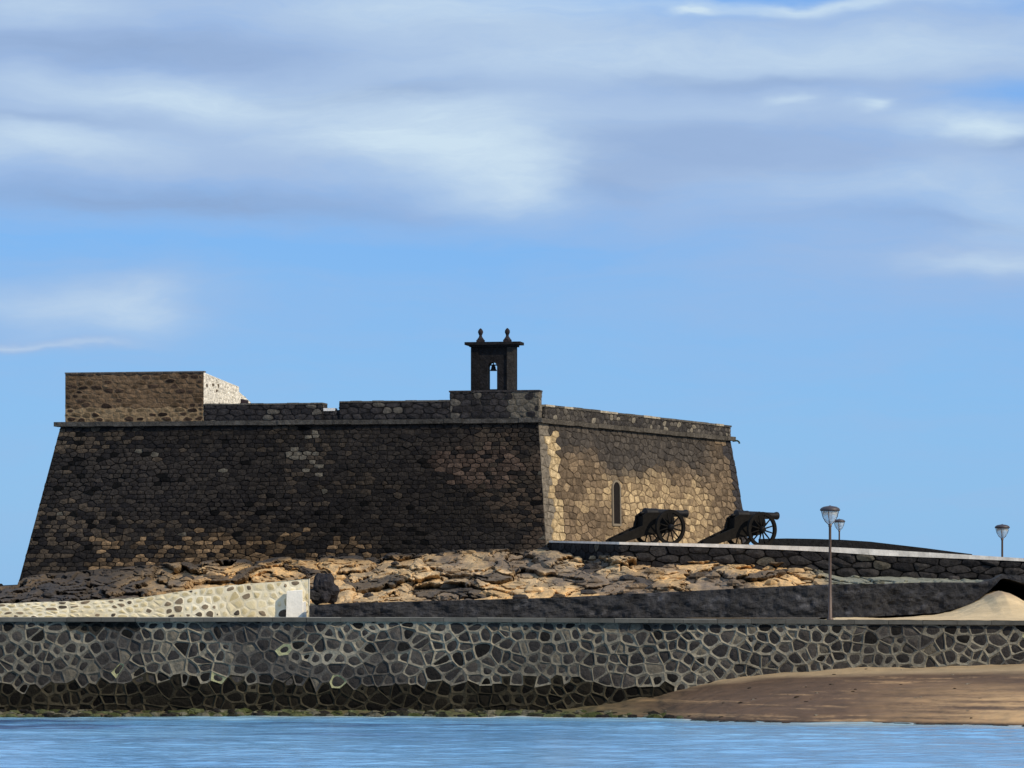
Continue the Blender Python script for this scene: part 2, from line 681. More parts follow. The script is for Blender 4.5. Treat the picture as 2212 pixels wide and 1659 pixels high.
# ================================================================== WATER
XE = np.concatenate([[-9000, -2000, -400, -90], np.linspace(-40, 42, 760), [90, 400, 2000, 9000]])
YE = np.concatenate([[-300, 0, 50], np.linspace(78, 137, 560), [150, 400, 2000, 14000]])
Xg, Yg = np.meshgrid(XE, YE, indexing='ij')
near = np.clip((42 - np.abs(Xg - 1)) / 4, 0, 1) * np.clip((Yg - 78) / 3, 0, 1) * np.clip((137 - Yg) / 1.5, 0, 1)
wx = Xg + 2.5 * fbm(Xg * 0.12, Yg * 0.12, 911)
gust = np.clip((fbm(Xg * 0.07, Yg * 0.22, 915) - 0.3) * 2.2, 0.15, 1)
wz = (fbm(wx * 0.40, Yg * 0.75, 901, 3) - .5) * 0.13 + gust * (fbm(wx * 1.0, Yg * 2.2, 905, 3) - .5) * 0.07
Zg = wz * near - 0.0
pw_ = 1106 + Xg * F / 132.0
ysh = np.interp(pw_, [-500, 1100, 1430, 1560, 1700, 1900, 2100, 2212, 2600], [133.6, 133.6, 132.4, 128.5, 126.6, 126.0, 124.5, 123.6, 122])
off = ysh - Yg + 3 * (fbm(Xg * 0.25, Yg * 0.5, 921) - .5)
shallow = np.clip(1 - off / 5.0, 0, 1) ** 1.2
ripple_dark = np.clip((fbm(Xg * 0.16, Yg * 0.45, 925, 5) - .54) * 7, 0, 1) * np.clip((ysh + 2 - Yg) / 3, 0, 1) * np.clip((Yg - 108) / 12, 0, 1) * np.clip((1300 - pw_) / 400, 0, 1)  # dark streaks near the left shore, the wall's broken reflection put into colour
foam = np.clip(1 - np.abs(ysh - 0.5 - Yg + 1.2 * (fbm(Xg * 0.5, 0 * Yg, 931) - .5)) / 0.4, 0, 1) * np.clip((fbm(Xg * 0.6, Yg, 933) - .40) * 6, 0, 1)
struct(grid_mesh('water', np.stack([Xg, Yg, Zg], -1), np.stack([shallow, ripple_dark, foam], -1), M['water']))

# ================================================================== BEACH
YW = 135.0            # front of the sea wall


def zwall(px):
    return np.interp(px, [-500, 600, 1200, 1270, 1380, 1480, 1560, 1720, 1900, 2212, 2600],
                     [0.22, 0.25, 0.27, 0.42, 0.73, 1.02, 1.33, 1.66, 1.76, 1.87, 1.95])


def yshore(px):
    return np.interp(px, [-500, 0, 300, 800, 1100, 1430, 1560, 1700, 1900, 2100, 2212, 2600],
                     [133.4, 133.2, 134.0, 133.9, 133.6, 132.4, 128.5, 126.6, 126.0, 124.5, 123.6, 122])


xs = np.linspace(-24, 30, 620)
ts = np.linspace(-0.25, 1.0, 130)
Xg, Tg = np.meshgrid(xs, ts, indexing='ij')
pxg = 1106 + Xg * F / 132.0
ys_ = yshore(pxg + 60 * (fbm(pxg / 160, 0 * pxg, 3) - .5)) + 0.5 * (fbm(Xg * 1.3, 0 * Xg, 8) - .5)
Yg = ys_ + (YW + 0.8 - ys_) * Tg
zz = np.where(Tg > 0, zwall(pxg) * np.clip(Tg, 0, 1) ** 0.8, Tg * 1.2)
big = np.clip((pxg - 1250) / 300, 0, 1)
zz = zz + (fbm(Xg * 0.5, Yg * 1.4, 21) - .5) * 0.16 * big + (fbm(Xg * 2.5, Yg * 3, 5) - .5) * (0.05 + 0.22 * (1 - big))
strk = fbm(Xg * 0.22, zz * 7 + Yg * 0.3, 31, 5)
strk2 = fbm(Xg * 0.30 + 9, zz * 11, 35, 7, 0.65)
c_f = fbm(Xg * 3, Yg * 6, 39, 4)
wet = np.array([0.098, 0.060, 0.036])
dry = np.array([0.34, 0.25, 0.145])
orange = np.array([0.52, 0.33, 0.16])
alg = np.array([0.07, 0.085, 0.03])
c0 = wet * (0.55 + 0.6 * strk[..., None] + 0.5 * c_f[..., None])
f_dry = np.clip((zz - (0.76 * zwall(pxg)) + 0.25 * (strk - .5)) * 6, 0, 1) * big
c0 = c0 * (1 - f_dry[..., None]) + dry * f_dry[..., None]
f_or = np.clip((pxg - 1800) / 330, 0, 1) * np.clip((strk2 - 0.30) * 4, 0, 1) * np.clip((1.3 - zz) * 1.5, 0, 1) * np.clip(zz * 8, 0, 1)
f_or = np.maximum(f_or, 0.5 * np.clip((strk2 - .62) * 10, 0, 1) * big * (1 - f_dry))
c0 = c0 * (1 - f_or[..., None]) + orange * f_or[..., None]
f_al = (1 - np.clip((pxg - 1150) / 350, 0, 1)) * np.clip(0.5 + 1.5 * (strk - .4), 0, 1)
c0 = c0 * (1 - f_al[..., None]) + alg * f_al[..., None]
f_edge = np.clip(1 - np.abs(zz - 0.02) / 0.05, 0, 1) * big
c0 = c0 * (1 - 0.65 * f_edge[..., None])
Pg = np.stack([Xg, Yg, zz], -1)
struct(grid_mesh('beach', Pg, c0, M['sand']))

# stones lying at the waterline
mb = MB()
r = random.Random(5)


def rock_blob(mb, c, rx, ry, rz, col, seed, seg=9, rings=6):
    rows = []
    for i in range(rings + 1):
        th = math.pi * i / rings
        row = []
        for k in range(seg):
            ph = 2 * math.pi * k / seg
            d = Vector((math.sin(th) * math.cos(ph), math.sin(th) * math.sin(ph), math.cos(th)))
            q = 1 + 0.55 * mn.noise(d * 1.4 + Vector((seed * 3.7, seed, 0)))
            row.append(mb.vert((c[0] + d.x * rx * q, c[1] + d.y * ry * q, c[2] + d.z * rz * q)))
        rows.append(row)
    for a, b_ in zip(rows, rows[1:]):
        for k in range(seg):
            k2 = (k + 1) % seg
            mb.face((a[k], b_[k], b_[k2], a[k2]), mulc(col, 0.8 + 0.4 * ((k * 7 + seed * 3) % 5) / 5))


for i in range(420):
    px = r.uniform(-80, 1480)
    D = float(yshore(px)) + r.uniform(-0.35, 1.1)
    s = r.uniform(0.05, 0.17)
    col = r.choice([(0.03, 0.03, 0.02), (0.06, 0.07, 0.025), (0.10, 0.11, 0.05), (0.022, 0.02, 0.018), (0.14, 0.13, 0.09)])
    rock_blob(mb, (XW(px, D), D, 0.02 + 0.13 * max(0, (D - float(yshore(px))))), s * 1.7, s * 1.2, s * 0.75, col, i, 7, 4)
for i in range(26):
    px = r.choice([r.uniform(1900, 2230), r.uniform(1500, 1720)])
    D = float(yshore(px)) + r.uniform(-0.3, 0.1)
    s = r.uniform(0.05, 0.12)
    rock_blob(mb, (XW(px, D), D, 0.0), s * 2.8, s * 1.2, s * 0.5, (0.05, 0.045, 0.04), i + 900, 7, 4)
for i in range(70):
    ix, iy = r.randrange(330, 600), r.randrange(30, 127)
    if r.random() < 0.5:
        iy = int(30 + 60 * abs(r.gauss(0.55, 0.08)))
    q = Pg[ix, iy]
    s = r.uniform(0.015, 0.06) * (1.6 if r.random() < 0.06 else 1)
    col = r.choice([(0.03, 0.025, 0.02), (0.05, 0.035, 0.02), (0.30, 0.25, 0.18), (0.10, 0.08, 0.06)])
    rock_blob(mb, (q[0], q[1], q[2]), s * 1.8, s * 1.2, s * 0.6, col, i + 2000, 6, 3)
struct(mb.build('shore_rubble', M['stone']), 'stuff')

# ================================================================== SEA WALL
X0, X1 = -27.0, 27.0


def ztop(X):
    return 3.36 - 0.13 * max(0.0, (X + 3) / 23.0)


sea = thing('sea_wall', 'long low sea wall of round dark stones set in thick pale mortar, rising from the water', 'sea wall', (0, YW, 0))
Uw, Vw = X1 - X0, 3.75
mb = MB()


def sw_map(u, v, h):
    X = X0 + u
    z = -0.4 + v / Vw * (ztop(X) - 0.14 + 0.4)
    return Vector((X, -0.0 - 0.22 * (1 - v / Vw) - h + 0.05 * math.sin(X * 0.4), z))


def sw_z(u, v):
    return -0.4 + v / Vw * 3.6


def sw_tide(u, v):
    X = X0 + u
    return 1.12 + 0.16 * math.sin(X * 0.5 + 1) + 0.22 * (float(fbm(X * 0.7, 0.0, 12)) - .5) - 0.5 * max(0, (X - 2) / 10)


def sw_col(u, v, cr, rad):
    z = sw_z(u, v)
    k = 0.5 + 0.8 * cr
    c1 = lerp3((0.026, 0.024, 0.023), (0.070, 0.062, 0.054), cr * cr)
    if cr > 0.95:
        c1 = (0.12, 0.105, 0.08)
    if (cr * 17) % 1 > 0.9:
        c1 = (0.012, 0.011, 0.010)
    fl = float(fbm((X0 + u) * 0.25, z * 0.5, 61))
    c1 = mulc(c1, 0.55 + 0.9 * fl)
    if z < sw_tide(u, v):
        c1 = mulc(lerp3((0.004, 0.0035, 0.003), (0.019, 0.016, 0.011), cr), 0.8)
    X = X0 + u
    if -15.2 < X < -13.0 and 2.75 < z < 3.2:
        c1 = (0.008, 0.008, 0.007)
    return c1


def sw_mort(u, v, cr):
    z = sw_z(u, v)
    X = X0 + u
    fl = float(fbm(X * 0.35, z * 0.6, 41))
    c1 = lerp3((0.10, 0.093, 0.075), (0.25, 0.228, 0.175), fl * 2.2 - 0.5)
    pt = float(fbm(X * 0.45 + 5, z * 0.8, 191))
    c1 = lerp3(c1, (0.075, 0.07, 0.062), (pt - 0.55) * 9)
    if float(fbm(X * 0.5, z * 1.1, 91)) > 0.76:
        c1 = (0.30, 0.30, 0.17)
    if z < sw_tide(u, v) + (cr - .5) * 0.15:
        c1 = lerp3((0.010, 0.009, 0.006), (0.060, 0.052, 0.034), float(fbm(X * 0.9, z * 1.2, 17)) * 1.6 - 0.3)
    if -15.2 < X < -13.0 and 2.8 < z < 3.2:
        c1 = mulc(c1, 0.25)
    return c1


cl = voronoi(Uw, Vw, 0.41, 0.38, 1.0, True, 4, 0.80, 0.10)
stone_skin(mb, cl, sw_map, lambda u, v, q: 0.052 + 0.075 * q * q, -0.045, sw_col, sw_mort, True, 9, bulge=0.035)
# back and ends of the wall body
mb.poly([(X0, 0, -0.4), (X0, 0.75, -0.4), (X0, 0.75, 3.2), (X0, 0, 3.2)], (0.1, 0.1, 0.08))
mb.build('masonry', M['wallstone'], sea, fix=False)
mb = MB()
n = 46
for i in range(n):
    a = X0 + Uw * i / n + 0.006
    b_ = X0 + Uw * (i + 1) / n - 0.006
    za, zb = ztop(a), ztop(b_)
    j = random.uniform(-.012, .012)
    k = random.uniform(0.8, 1.15)
    gr = (0.085 * k, 0.082 * k, 0.070 * k)
    mb.hexa([(a, -0.10 + j, za - 0.14), (b_, -0.10 + j, zb - 0.14), (b_, 0.62, zb - 0.14), (a, 0.62, za - 0.14)],
            [(a, -0.10 + j, za + j), (b_, -0.10 + j, zb + j), (b_, 0.62, zb + j), (a, 0.62, za + j)], gr)
mb.build('coping', M['concrete'], sea)

# promenade behind the wall
mb = MB()
nseg = 40
for i in range(nseg):
    a = X0 + Uw * i / nseg
    b_ = X0 + Uw * (i + 1) / nseg
    mb.poly([(a, YW + 0.4, ztop(a) - 0.02), (b_, YW + 0.4, ztop(b_) - 0.02), (b_, 146, ztop(b_) - 0.02), (a, 146, ztop(a) - 0.02)],
            (0.24, 0.23, 0.19))
struct(mb.build('promenade', M['concrete']))

# ================================================================== ISLET GROUND behind and below everything
mb = MB()
mb.hexa([(-27, 146, -0.5), (60, 146, -0.5), (60, 260, -0.5), (-27, 260, -0.5)],
        [(-27, 146, 3.2), (60, 146, 3.2), (60, 256, 3.2), (-27, 256, 3.2)], (0.16, 0.13, 0.09))
struct(mb.build('ground', M['rock']))

# ================================================================== CASTLE
cz = 11.43                                     # cornice level
Lc = Vector((XW(131, 168.9), 168.9, 0))
Cc = Vector((XW(1163, 165.0), 165.0, 0))
Rc = Vector((XW(1578, 183.9), 183.9, 0))
Bc = Lc + (Rc - Cc)
corners = [Lc, Cc, Rc, Bc]                    # counter-clockwise from the front left


def out_n(a, b_):
    d = (b_ - a).normalized()
    return Vector((d.y, -d.x, 0))


ns = [out_n(corners[i], corners[(i + 1) % 4]) for i in range(4)]
bat = [0.20, 0.147, 0.068, 0.157]


def corner_at(i, z, extra=0.0):
    """corner i of the battered wall at height z"""
    h = cz - z
    n1_, n2_ = ns[(i - 1) % 4], ns[i]
    o1, o2 = bat[(i - 1) % 4] * h + extra, bat[i] * h + extra
    det = n1_.x * n2_.y - n1_.y * n2_.x
    ox = (o1 * n2_.y - o2 * n1_.y) / det
    oy = (n1_.x * o2 - n2_.x * o1) / det
    p = corners[i] + Vector((ox, oy, 0))
    return Vector((p.x, p.y, z))


castle = thing('fortress', 'dark stone fort with sloping walls, bell gable and pale side face on a rocky mound', 'fortress')

ZB = 3.6


def cs_front_col(u, v, cr, rad):
    # u from left corner in metres, v up from ZB
    z = ZB + v
    fl = float(fbm(u * 0.28, z * 0.45, 101))
    f2 = float(fbm(u * 0.9, z * 1.3, 102))
    c1 = lerp3((0.016, 0.015, 0.016), (0.042, 0.036, 0.031), cr)
    if cr < 0.06 and f2 > 0.5:
        c1 = (0.006, 0.006, 0.006)
    left = max(0, 1 - u / 9.0)
    if cr > 0.72 - 0.25 * left and fl > 0.45:
        c1 = lerp3(c1, (0.105, 0.080, 0.056), 0.35 + 0.5 * left * ((cr * 19) % 1))
    if cr > 0.99:
        c1 = (0.11, 0.10, 0.08)
    # tan stones towards the foot of the wall
    foot = 5.1 + 1.6 * max(0, 1 - abs(u - 9) / 12)
    lowf = max(0, min(1, (6.75 - z + 2.2 * (fl - .5)) / 1.2))
    if 2.5 < u < 15 and (cr * 13.7) % 1 < 0.75 * lowf:
        c1 = lerp3((0.055, 0.040, 0.027), (0.34, 0.225, 0.125), ((cr * 31) % 1) ** 1.5)
    # brown patch near the right end and a worn patch below the embrasure
    c1 = mulc(c1, 0.30 + 0.95 * float(fbm(u * 0.22 + 3, z * 0.35, 133, 4)) + 0.35 * left)
    # warm rusty staining towards the right end
    wr = max(0, min(1, (u - 15.5) / 3)) * max(0, min(1, (fl - .35) * 4))
    if (cr * 23) % 1 < 0.5:
        c1 = lerp3(c1, (0.075, 0.055, 0.040), 0.8 * wr)
    d = math.hypot((u - 18.3) / 1.9, (z - 9.6) / 1.0)
    if d < 1.0 + 0.5 * (f2 - .5) and (cr * 7.7) % 1 < 0.85:
        c1 = lerp3((0.028, 0.021, 0.018), (0.115, 0.080, 0.060), (cr * 5) % 1)
    d = math.hypot((u - 11.0) / 0.9, (z - 9.9) / 1.3)
    if d < 1.0 and (cr * 9.1) % 1 < 0.22:
        c1 = (0.13, 0.118, 0.095)
    return mulc(c1, 1.0)


def cs_mort(u, v, q):
    z = ZB + v
    return lerp3((0.008, 0.008, 0.009), (0.040, 0.034, 0.028), float(fbm(u * 0.6, z * 0.9, 55)) * 1.6 - 0.5)


def cs_side_col(u, v, cr, rad):
    z = ZB + v
    fl = float(fbm(u * 0.42, z * 0.6, 201, 4))
    f2 = float(fbm(u * 1.3, z * 1.4, 207, 4))
    tan = lerp3((0.20, 0.14, 0.085), (0.58, 0.43, 0.24), cr)
    brown = lerp3((0.11, 0.080, 0.052), (0.27, 0.195, 0.122), cr)
    grey = lerp3((0.055, 0.048, 0.042), (0.10, 0.085, 0.07), cr)
    s = math.exp(-((u - 11.5) / 5.5) ** 2 - ((z - 8.3) / 1.7) ** 2)
    s = max(s, 0.85 * max(0, min(1, (7.9 - z) / 0.9)) * (1 if u > 9 else 0.55))
    w = (s - 0.36) * 2.2 + (fl - .5) * 3.4 + (f2 - .5) * 3.2
    c1 = lerp3(brown, tan, w)
    top = (z - 9.5) / 0.9 + (fl - .5) * 2.4
    c1 = lerp3(c1, grey, top)
    right = (u - 17) / 4 + (fl - .5) * 1.5
    c1 = lerp3(c1, brown, right)
    # pale plaster left beside the near corner
    ed = 1.7 + 1.6 * (f2 - .5) * 2
    if 0.75 < u < ed and z < 11.0:
        c1 = lerp3((0.42, 0.31, 0.17), (0.62, 0.48, 0.28), cr)
    elif u < 0.8:
        c1 = (0.21, 0.18, 0.14)
    if u > 20.2:
        c1 = (0.05, 0.045, 0.045)
    return c1


def cs_side_mort(u, v, q):
    z = ZB + v
    c1 = cs_side_col(u, v, 0.25, 0.2)
    return mulc(c1, 0.45 + 0.75 * float(fbm(u * 0.9, z * 1.1, 77)))


def face_panel(name, i, su, sv, colf, mortf, gap, relief, seed, bulge, jit=0.8, stag=True, jv=0.5, rnd=True):
    j = (i + 1) % 4
    b0, b1 = corner_at(i, ZB), corner_at(j, ZB)
    t0, t1 = corner_at(i, cz), corner_at(j, cz)
    U = (t1 - t0).length
    V = cz - ZB
    mb = MB()
    stone_skin(mb, voronoi(U, V, su, sv, jit, stag, seed, jv, 0.08), quad_map(b0, b1, t0, t1, U, V), gap, relief, colf, mortf, rnd, seed, bulge)
    return mb.build(name, M['stone'], castle, fix=False)


o = face_panel('front_wall', 0, 0.35, 0.180, cs_front_col, cs_mort, 0.020, 0.040, 3, 0.02, 0.85, True, 0.32, False)
o['label'] = 'sloping dark basalt front wall with tan stones near its foot'
o = face_panel('side_wall', 1, 0.56, 0.29, cs_side_col, cs_side_mort, 0.045, 0.03, 5, 0.02, 1.0, True, 0.5, False)
o['label'] = 'sunlit tan and brown side wall with patchy plaster'
mb = MB()
for i in (2, 3):
    j = (i + 1) % 4
    mb.poly([corner_at(i, ZB), corner_at(j, ZB), corner_at(j, cz), corner_at(i, cz)], (0.06, 0.05, 0.045))
mb.build('rear_wall', M['stone'], castle, fix=False)
mb = MB()
mb.poly([corner_at(i, cz - 0.01) for i in range(4)], (0.3, 0.27, 0.2))
mb.build('roof', M['plaster'], castle)


def along(i, s, inset=0.0, z=0.0):
    """point s metres along side i from its first corner, inset from the face"""
    a, b_ = corners[i], corners[(i + 1) % 4]
    d = (b_ - a).normalized()
    p = a + d * s - ns[i] * inset
    return Vector((p.x, p.y, z))


LF = (Cc - Lc).length
LR = (Rc - Cc).length


def s_front(px):
    # distance along the front for a picture column
    k = (px - 1106) / F
    d = (Cc - Lc).normalized()
    return (k * Lc.y - Lc.x) / (d.x - k * d.y)


def slab(mb, i, s0, s1, in0, in1, z0, z1, col, dz0=0, m=0):
    b = [along(i, s0, in0, z0), along(i, s1, in0, z0), along(i, s1, in1, z0), along(i, s0, in1, z0)]
    t_ = [along(i, s0, in0, z1), along(i, s1, in0, z1), along(i, s1, in1, z1), along(i, s0, in1, z1)]
    mb.hexa(b, t_, col, m)


# cornice band
mb = MB()
kseg = 26
for i, Ltot in ((0, LF), (1, LR)):
    for k in range(kseg):
        a, b_ = Ltot * k / kseg, Ltot * (k + 1) / kseg
        if k == 0:
            a -= 0.25 if i == 0 else 0.0
        if k == kseg - 1:
            b_ += 0.18
        q = random.uniform(0.75, 1.15)
        j = random.uniform(-0.012, 0.012)
        base = (0.085, 0.080, 0.072) if i == 0 else (0.10, 0.088, 0.072)
        slab(mb, i, a + (0.003 if k else 0), b_ - 0.003, -0.19 - j, 0.5, cz - 0.02 + j, cz + 0.17 + j, mulc(base, q))
mb.build('cornice', M['stone'], castle)

# parapets: stone by stone faces on a solid body


def masonry_block(name, i, s0, s1, inset, thick, z0, z1, colf, mortf, su, sv, seed, gap=0.03, relief=0.02, bulge=0.02,
                  parent=None, mat=None, topcol=(0.10, 0.09, 0.075), z1b=None, z1back=None):
    """block whose front, right, back and left faces are laid stone by stone; z1b = top at the far end, z1back = top at the back"""
    z1b = z1 if z1b is None else z1b
    dz = 0 if z1back is None else z1back - z1
    c4b = [along(i, s0, inset, z0), along(i, s1, inset, z0), along(i, s1, inset + thick, z0), along(i, s0, inset + thick, z0)]
    c4t = [along(i, s0, inset, z1), along(i, s1, inset, z1b), along(i, s1, inset + thick, z1b + dz), along(i, s0, inset + thick, z1 + dz)]
    mb = MB()
    for k in range(4):
        k2 = (k + 1) % 4
        U = (c4b[k2] - c4b[k]).length
        V = z1 - z0
        sd_ = seed + k
        stone_skin(mb, voronoi(U, V, su, sv, 0.8, True, sd_, 0.5), quad_map(c4b[k], c4b[k2], c4t[k], c4t[k2], U, V), gap, relief,
                   (lambda u, v, cr, rad, kk=k: colf(u, v, cr, kk)), (lambda u, v, q, kk=k: mortf(u, v, q, kk)), True, sd_, bulge)
    mb.poly(c4t, topcol)
    return mb.build(name, mat or M['stone'], parent or castle, fix=False)


def dark_par(u, v, cr, k):
    c1 = lerp3((0.024, 0.023, 0.025), (0.055, 0.050, 0.050), cr)
    if cr > 0.9:
        c1 = (0.11, 0.10, 0.085)
    return c1


def dark_m(u, v, q, k):
    return (0.018, 0.017, 0.018)


zp = cz + 0.17
s_t0, s_t1 = s_front(141), s_front(440)
s_e0, s_e1 = s_front(697), s_front(733)
s_b0 = s_front(972)
masonry_block('parapet', 0, s_t1 + 0.02, s_e0, 0.0, 0.85, zp, 12.27, dark_par, dark_m, 0.5, 0.24, 31)['label'] = 'dark left length of the front parapet'
masonry_block('parapet', 0, s_e1, s_b0 - 0.01, 0.0, 0.85, zp, 12.33, dark_par, dark_m, 0.5, 0.24, 33)['label'] = 'dark front parapet between the gap and the bell gable'
masonry_block('embrasure_sill', 0, s_e0 + 0.01, s_e1 - 0.01, 0.06, 0.7, zp, 11.98, dark_par, dark_m, 0.4, 0.22, 35, z1b=12.03)
mb = MB()
slab(mb, 0, s_e0 + 0.03, s_e0 + 0.52, 0.0, 0.5, 11.985, 12.11, (0.72, 0.70, 0.66))
mb.build('embrasure_plaster', M['plaster'], castle)
for a, b_, zt in ((s_t1 + 0.02, s_e0, 12.27), (s_e1, s_b0 - 0.01, 12.33)):
    mb = MB()
    k = 10
    for q in range(k):
        aa, bb = a + (b_ - a) * q / k, a + (b_ - a) * (q + 1) / k
        slab(mb, 0, aa + 0.004, bb - 0.004, -0.03, 0.9, zt + 0.002, zt + 0.07 + random.uniform(-.01, .01), mulc((0.12, 0.11, 0.095), random.uniform(.8, 1.1)))
    mb.build('coping', M['stone'], castle)


# pier under the bell gable
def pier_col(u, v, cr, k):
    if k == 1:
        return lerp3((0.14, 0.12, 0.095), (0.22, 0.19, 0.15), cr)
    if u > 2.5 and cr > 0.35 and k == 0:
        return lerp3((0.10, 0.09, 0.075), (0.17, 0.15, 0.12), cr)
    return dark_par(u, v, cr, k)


def pier_m(u, v, q, k):
    if u > 2.5 or k == 1:
        return (0.11, 0.10, 0.08)
    return (0.03, 0.028, 0.027)


masonry_block('pier', 0, s_b0, LF + 0.02, 0.0, 0.62, zp, 12.72, pier_col, pier_m, 0.42, 0.27, 41)
mb = MB()
slab(mb, 0, s_b0 - 0.04, LF + 0.06, -0.04, 0.66, 12.722, 12.79, (0.055, 0.05, 0.05))
mb.build('pier_cap', M['stone'], castle)


# parapet of the right side
def rpar_col(u, v, cr, k):
    c1 = lerp3((0.050, 0.045, 0.042), (0.16, 0.14, 0.115), cr * cr)
    if cr > 0.9:
        c1 = (0.24, 0.21, 0.16)
    return c1


masonry_block('parapet', 1, 0.64, LR, 0.0, 0.85, zp, 12.12, rpar_col, lambda u, v, q, k: (0.05, 0.045, 0.04), 0.42, 0.24, 51, z1b=12.05)['label'] = 'grey side parapet running back from the corner'
mb = MB()
kk = 22
for q in range(kk):
    aa, bb = 0.64 + (LR - 0.6) * q / kk, 0.64 + (LR - 0.6) * (q + 1) / kk
    zt = 12.125 - 0.07 * q / kk
    slab(mb, 1, aa + 0.01, bb - 0.01, -0.05, 0.9, zt, zt + 0.09 + random.uniform(-.015, .015),
         (0.42, 0.37, 0.28) if random.random() < 0.35 else mulc((0.11, 0.10, 0.085), random.uniform(.7, 1.3)))
mb.build('coping', M['stone'], castle)
# spout at the far corner
mb = MB()
e = along(1, LR, -0.1, cz - 0.02)
dR = (Rc - Cc).normalized()
mb.tube([e, e + Vector((0.22, 0.0, 0.02)), e + Vector((0.30, 0, -0.03)), e + Vector((0.33, 0, -0.12))], 0.045, 6, (0.04, 0.06, 0.04))
mb.build('spout', M['stone'], castle)


# tower at the left end
def tower_col(u, v, cr, k):
    fl = float(fbm(u * 0.6, v * 0.8, 301))
    if k != 0:
        c1 = (0.80, 0.75, 0.64)
        if cr > 0.93:
            c1 = (0.14, 0.11, 0.08)
        return c1
    left = max(0, 1 - u / 2.0)
    ends = max(left, max(0, (u - 4.9) / 1.2))
    c1 = lerp3((0.115, 0.074, 0.043), (0.23, 0.148, 0.085), fl)
    if v < 0.62:
        c1 = lerp3(c1, (0.32, 0.23, 0.13), 0.6)
    if cr < 0.14 + 0.45 * ends:
        c1 = lerp3((0.022, 0.015, 0.012), (0.08, 0.052, 0.036), (cr * 29) % 1)
    elif cr < 0.32 + 0.4 * ends:
        c1 = mulc(c1, 0.5)
    if v > 2.0:
        c1 = lerp3(c1, (0.05, 0.04, 0.035), 0.7)
    return c1


def tower_m(u, v, q, k):
    if k != 0:
        return (0.80, 0.75, 0.64)
    fl = float(fbm(u * 0.6, v * 0.8, 301))
    c1 = lerp3((0.105, 0.070, 0.043), (0.20, 0.133, 0.080), fl)
    if v < 0.62:
        c1 = (0.27, 0.19, 0.11)
    if v > 2.02:
        c1 = (0.07, 0.06, 0.05)
    return c1


def tower_gap(u, v, q):
    return 0.03 + 0.06 * q


o = masonry_block('tower', 0, s_t0, s_t1, 0.0, 5.9, zp, 13.68, tower_col, tower_m, 0.44, 0.20, 61, gap=tower_gap, relief=0.012,
                  topcol=(0.5, 0.46, 0.38), z1back=13.38)
o['label'] = 'square brown tower block with dark stones and a white right side'
o = masonry_block('tower_stair', 0, s_t1 - 1.4, s_t1 - 0.02, 5.91, 2.1, zp, 13.18, tower_col, tower_m, 0.45, 0.22, 66, gap=0.04, relief=0.01,
                  topcol=(0.5, 0.46, 0.38), z1back=12.80)
mb = MB()      # dark slab painted for the shade inside a niche of the stair wall
slab(mb, 0, s_t1 - 0.05, s_t1 + 0.03, 6.2, 7.4, 12.3, 12.86, (0.03, 0.02, 0.025))
mb.build('stair_niche_shade', M['stone'], castle)
mb = MB()
slab(mb, 0, s_t0 - 0.02, s_t1 + 0.02, -0.02, 0.3, 13.685, 13.74, (0.16, 0.14, 0.12))
mb.build('tower_coping', M['stone'], castle)

# window slit in the side wall
mb = MB()
mf = MB()


def side_pt(px, z, h):
    k = (px - 1106) / F
    best = None
    for q in range(0, 2101):
        s = q * 0.01
        a = corner_at(1, z)
        b_ = corner_at(2, z)
        p = a + (b_ - a) * (s / 21.0)
        if best is None or abs(p.x / p.y - k) < best[0]:
            best = (abs(p.x / p.y - k), p)
    nrm = (ns[1] + Vector((0, 0, bat[1]))).normalized()
    return best[1] + nrm * h


zb_, zt_ = 7.27, 8.83
pa, pb, pc = side_pt(1322, zb_, 0), side_pt(1336, zb_, 0), side_pt(1321, zt_, 0)
ux = (pb - pa)
wlen = ux.length
ux.normalize()
uz = (pc - pa)
hlen = uz.length
uz.normalize()
nn = ux.cross(uz).normalized()


def wp_(u, v, h):
    return pa + ux * u + uz * v + nn * h


arcn = 8
outline_i = [(0, 0), (wlen, 0)] + [(wlen / 2 + wlen / 2 * math.cos(math.pi * k / arcn), hlen + 0.28 * math.sin(math.pi * k / arcn)) for k in range(arcn + 1)]
fr = 0.10
outline_o = [(-fr, -fr), (wlen + fr, -fr)] + [(wlen / 2 + (wlen / 2 + fr) * math.cos(math.pi * k / arcn), hlen + (0.28 + fr) * math.sin(math.pi * k / arcn)) for k in range(arcn + 1)]
n = len(outline_i)
for k in range(n):
    k2 = (k + 1) % n
    a, b_, c_, d = outline_o[k], outline_o[k2], outline_i[k2], outline_i[k]
    colr = (0.17, 0.14, 0.10)
    mf.poly([wp_(*a, 0.10), wp_(*b_, 0.10), wp_(*c_, 0.10), wp_(*d, 0.10)], colr)
    mf.poly([wp_(*a, 0.0), wp_(*b_, 0.0), wp_(*b_, 0.10), wp_(*a, 0.10)], colr)
    mf.poly([wp_(*d, 0.10), wp_(*c_, 0.10), wp_(*c_, 0.0), wp_(*d, 0.0)], (0.1, 0.09, 0.07))
mb.poly([wp_(a, b_, 0.066) for a, b_ in outline_i])
w_ = mb.build('window', M['void'], castle, fix=False)
mf.build('window_frame', M['plaster'], w_)

# bell gable standing on the pier
gx0, gx1 = s_front(1018), s_front(1112)
hx0, hx1 = s_front(1053), s_front(1073)
zg0, zg1 = 12.79, 14.62
hz0, hzs = 12.84, 13.78


def gable_prism(mb, prof, in0, in1, col):
    f = [along(0, s, in0, z) for s, z in prof]
    b = [along(0, s, in1, z) for s, z in prof]
    mb.poly(f, col)
    mb.poly(b[::-1], col)
    for k in range(len(prof)):
        k2 = (k + 1) % len(prof)
        mb.poly([f[k2], f[k], b[k], b[k2]], col)


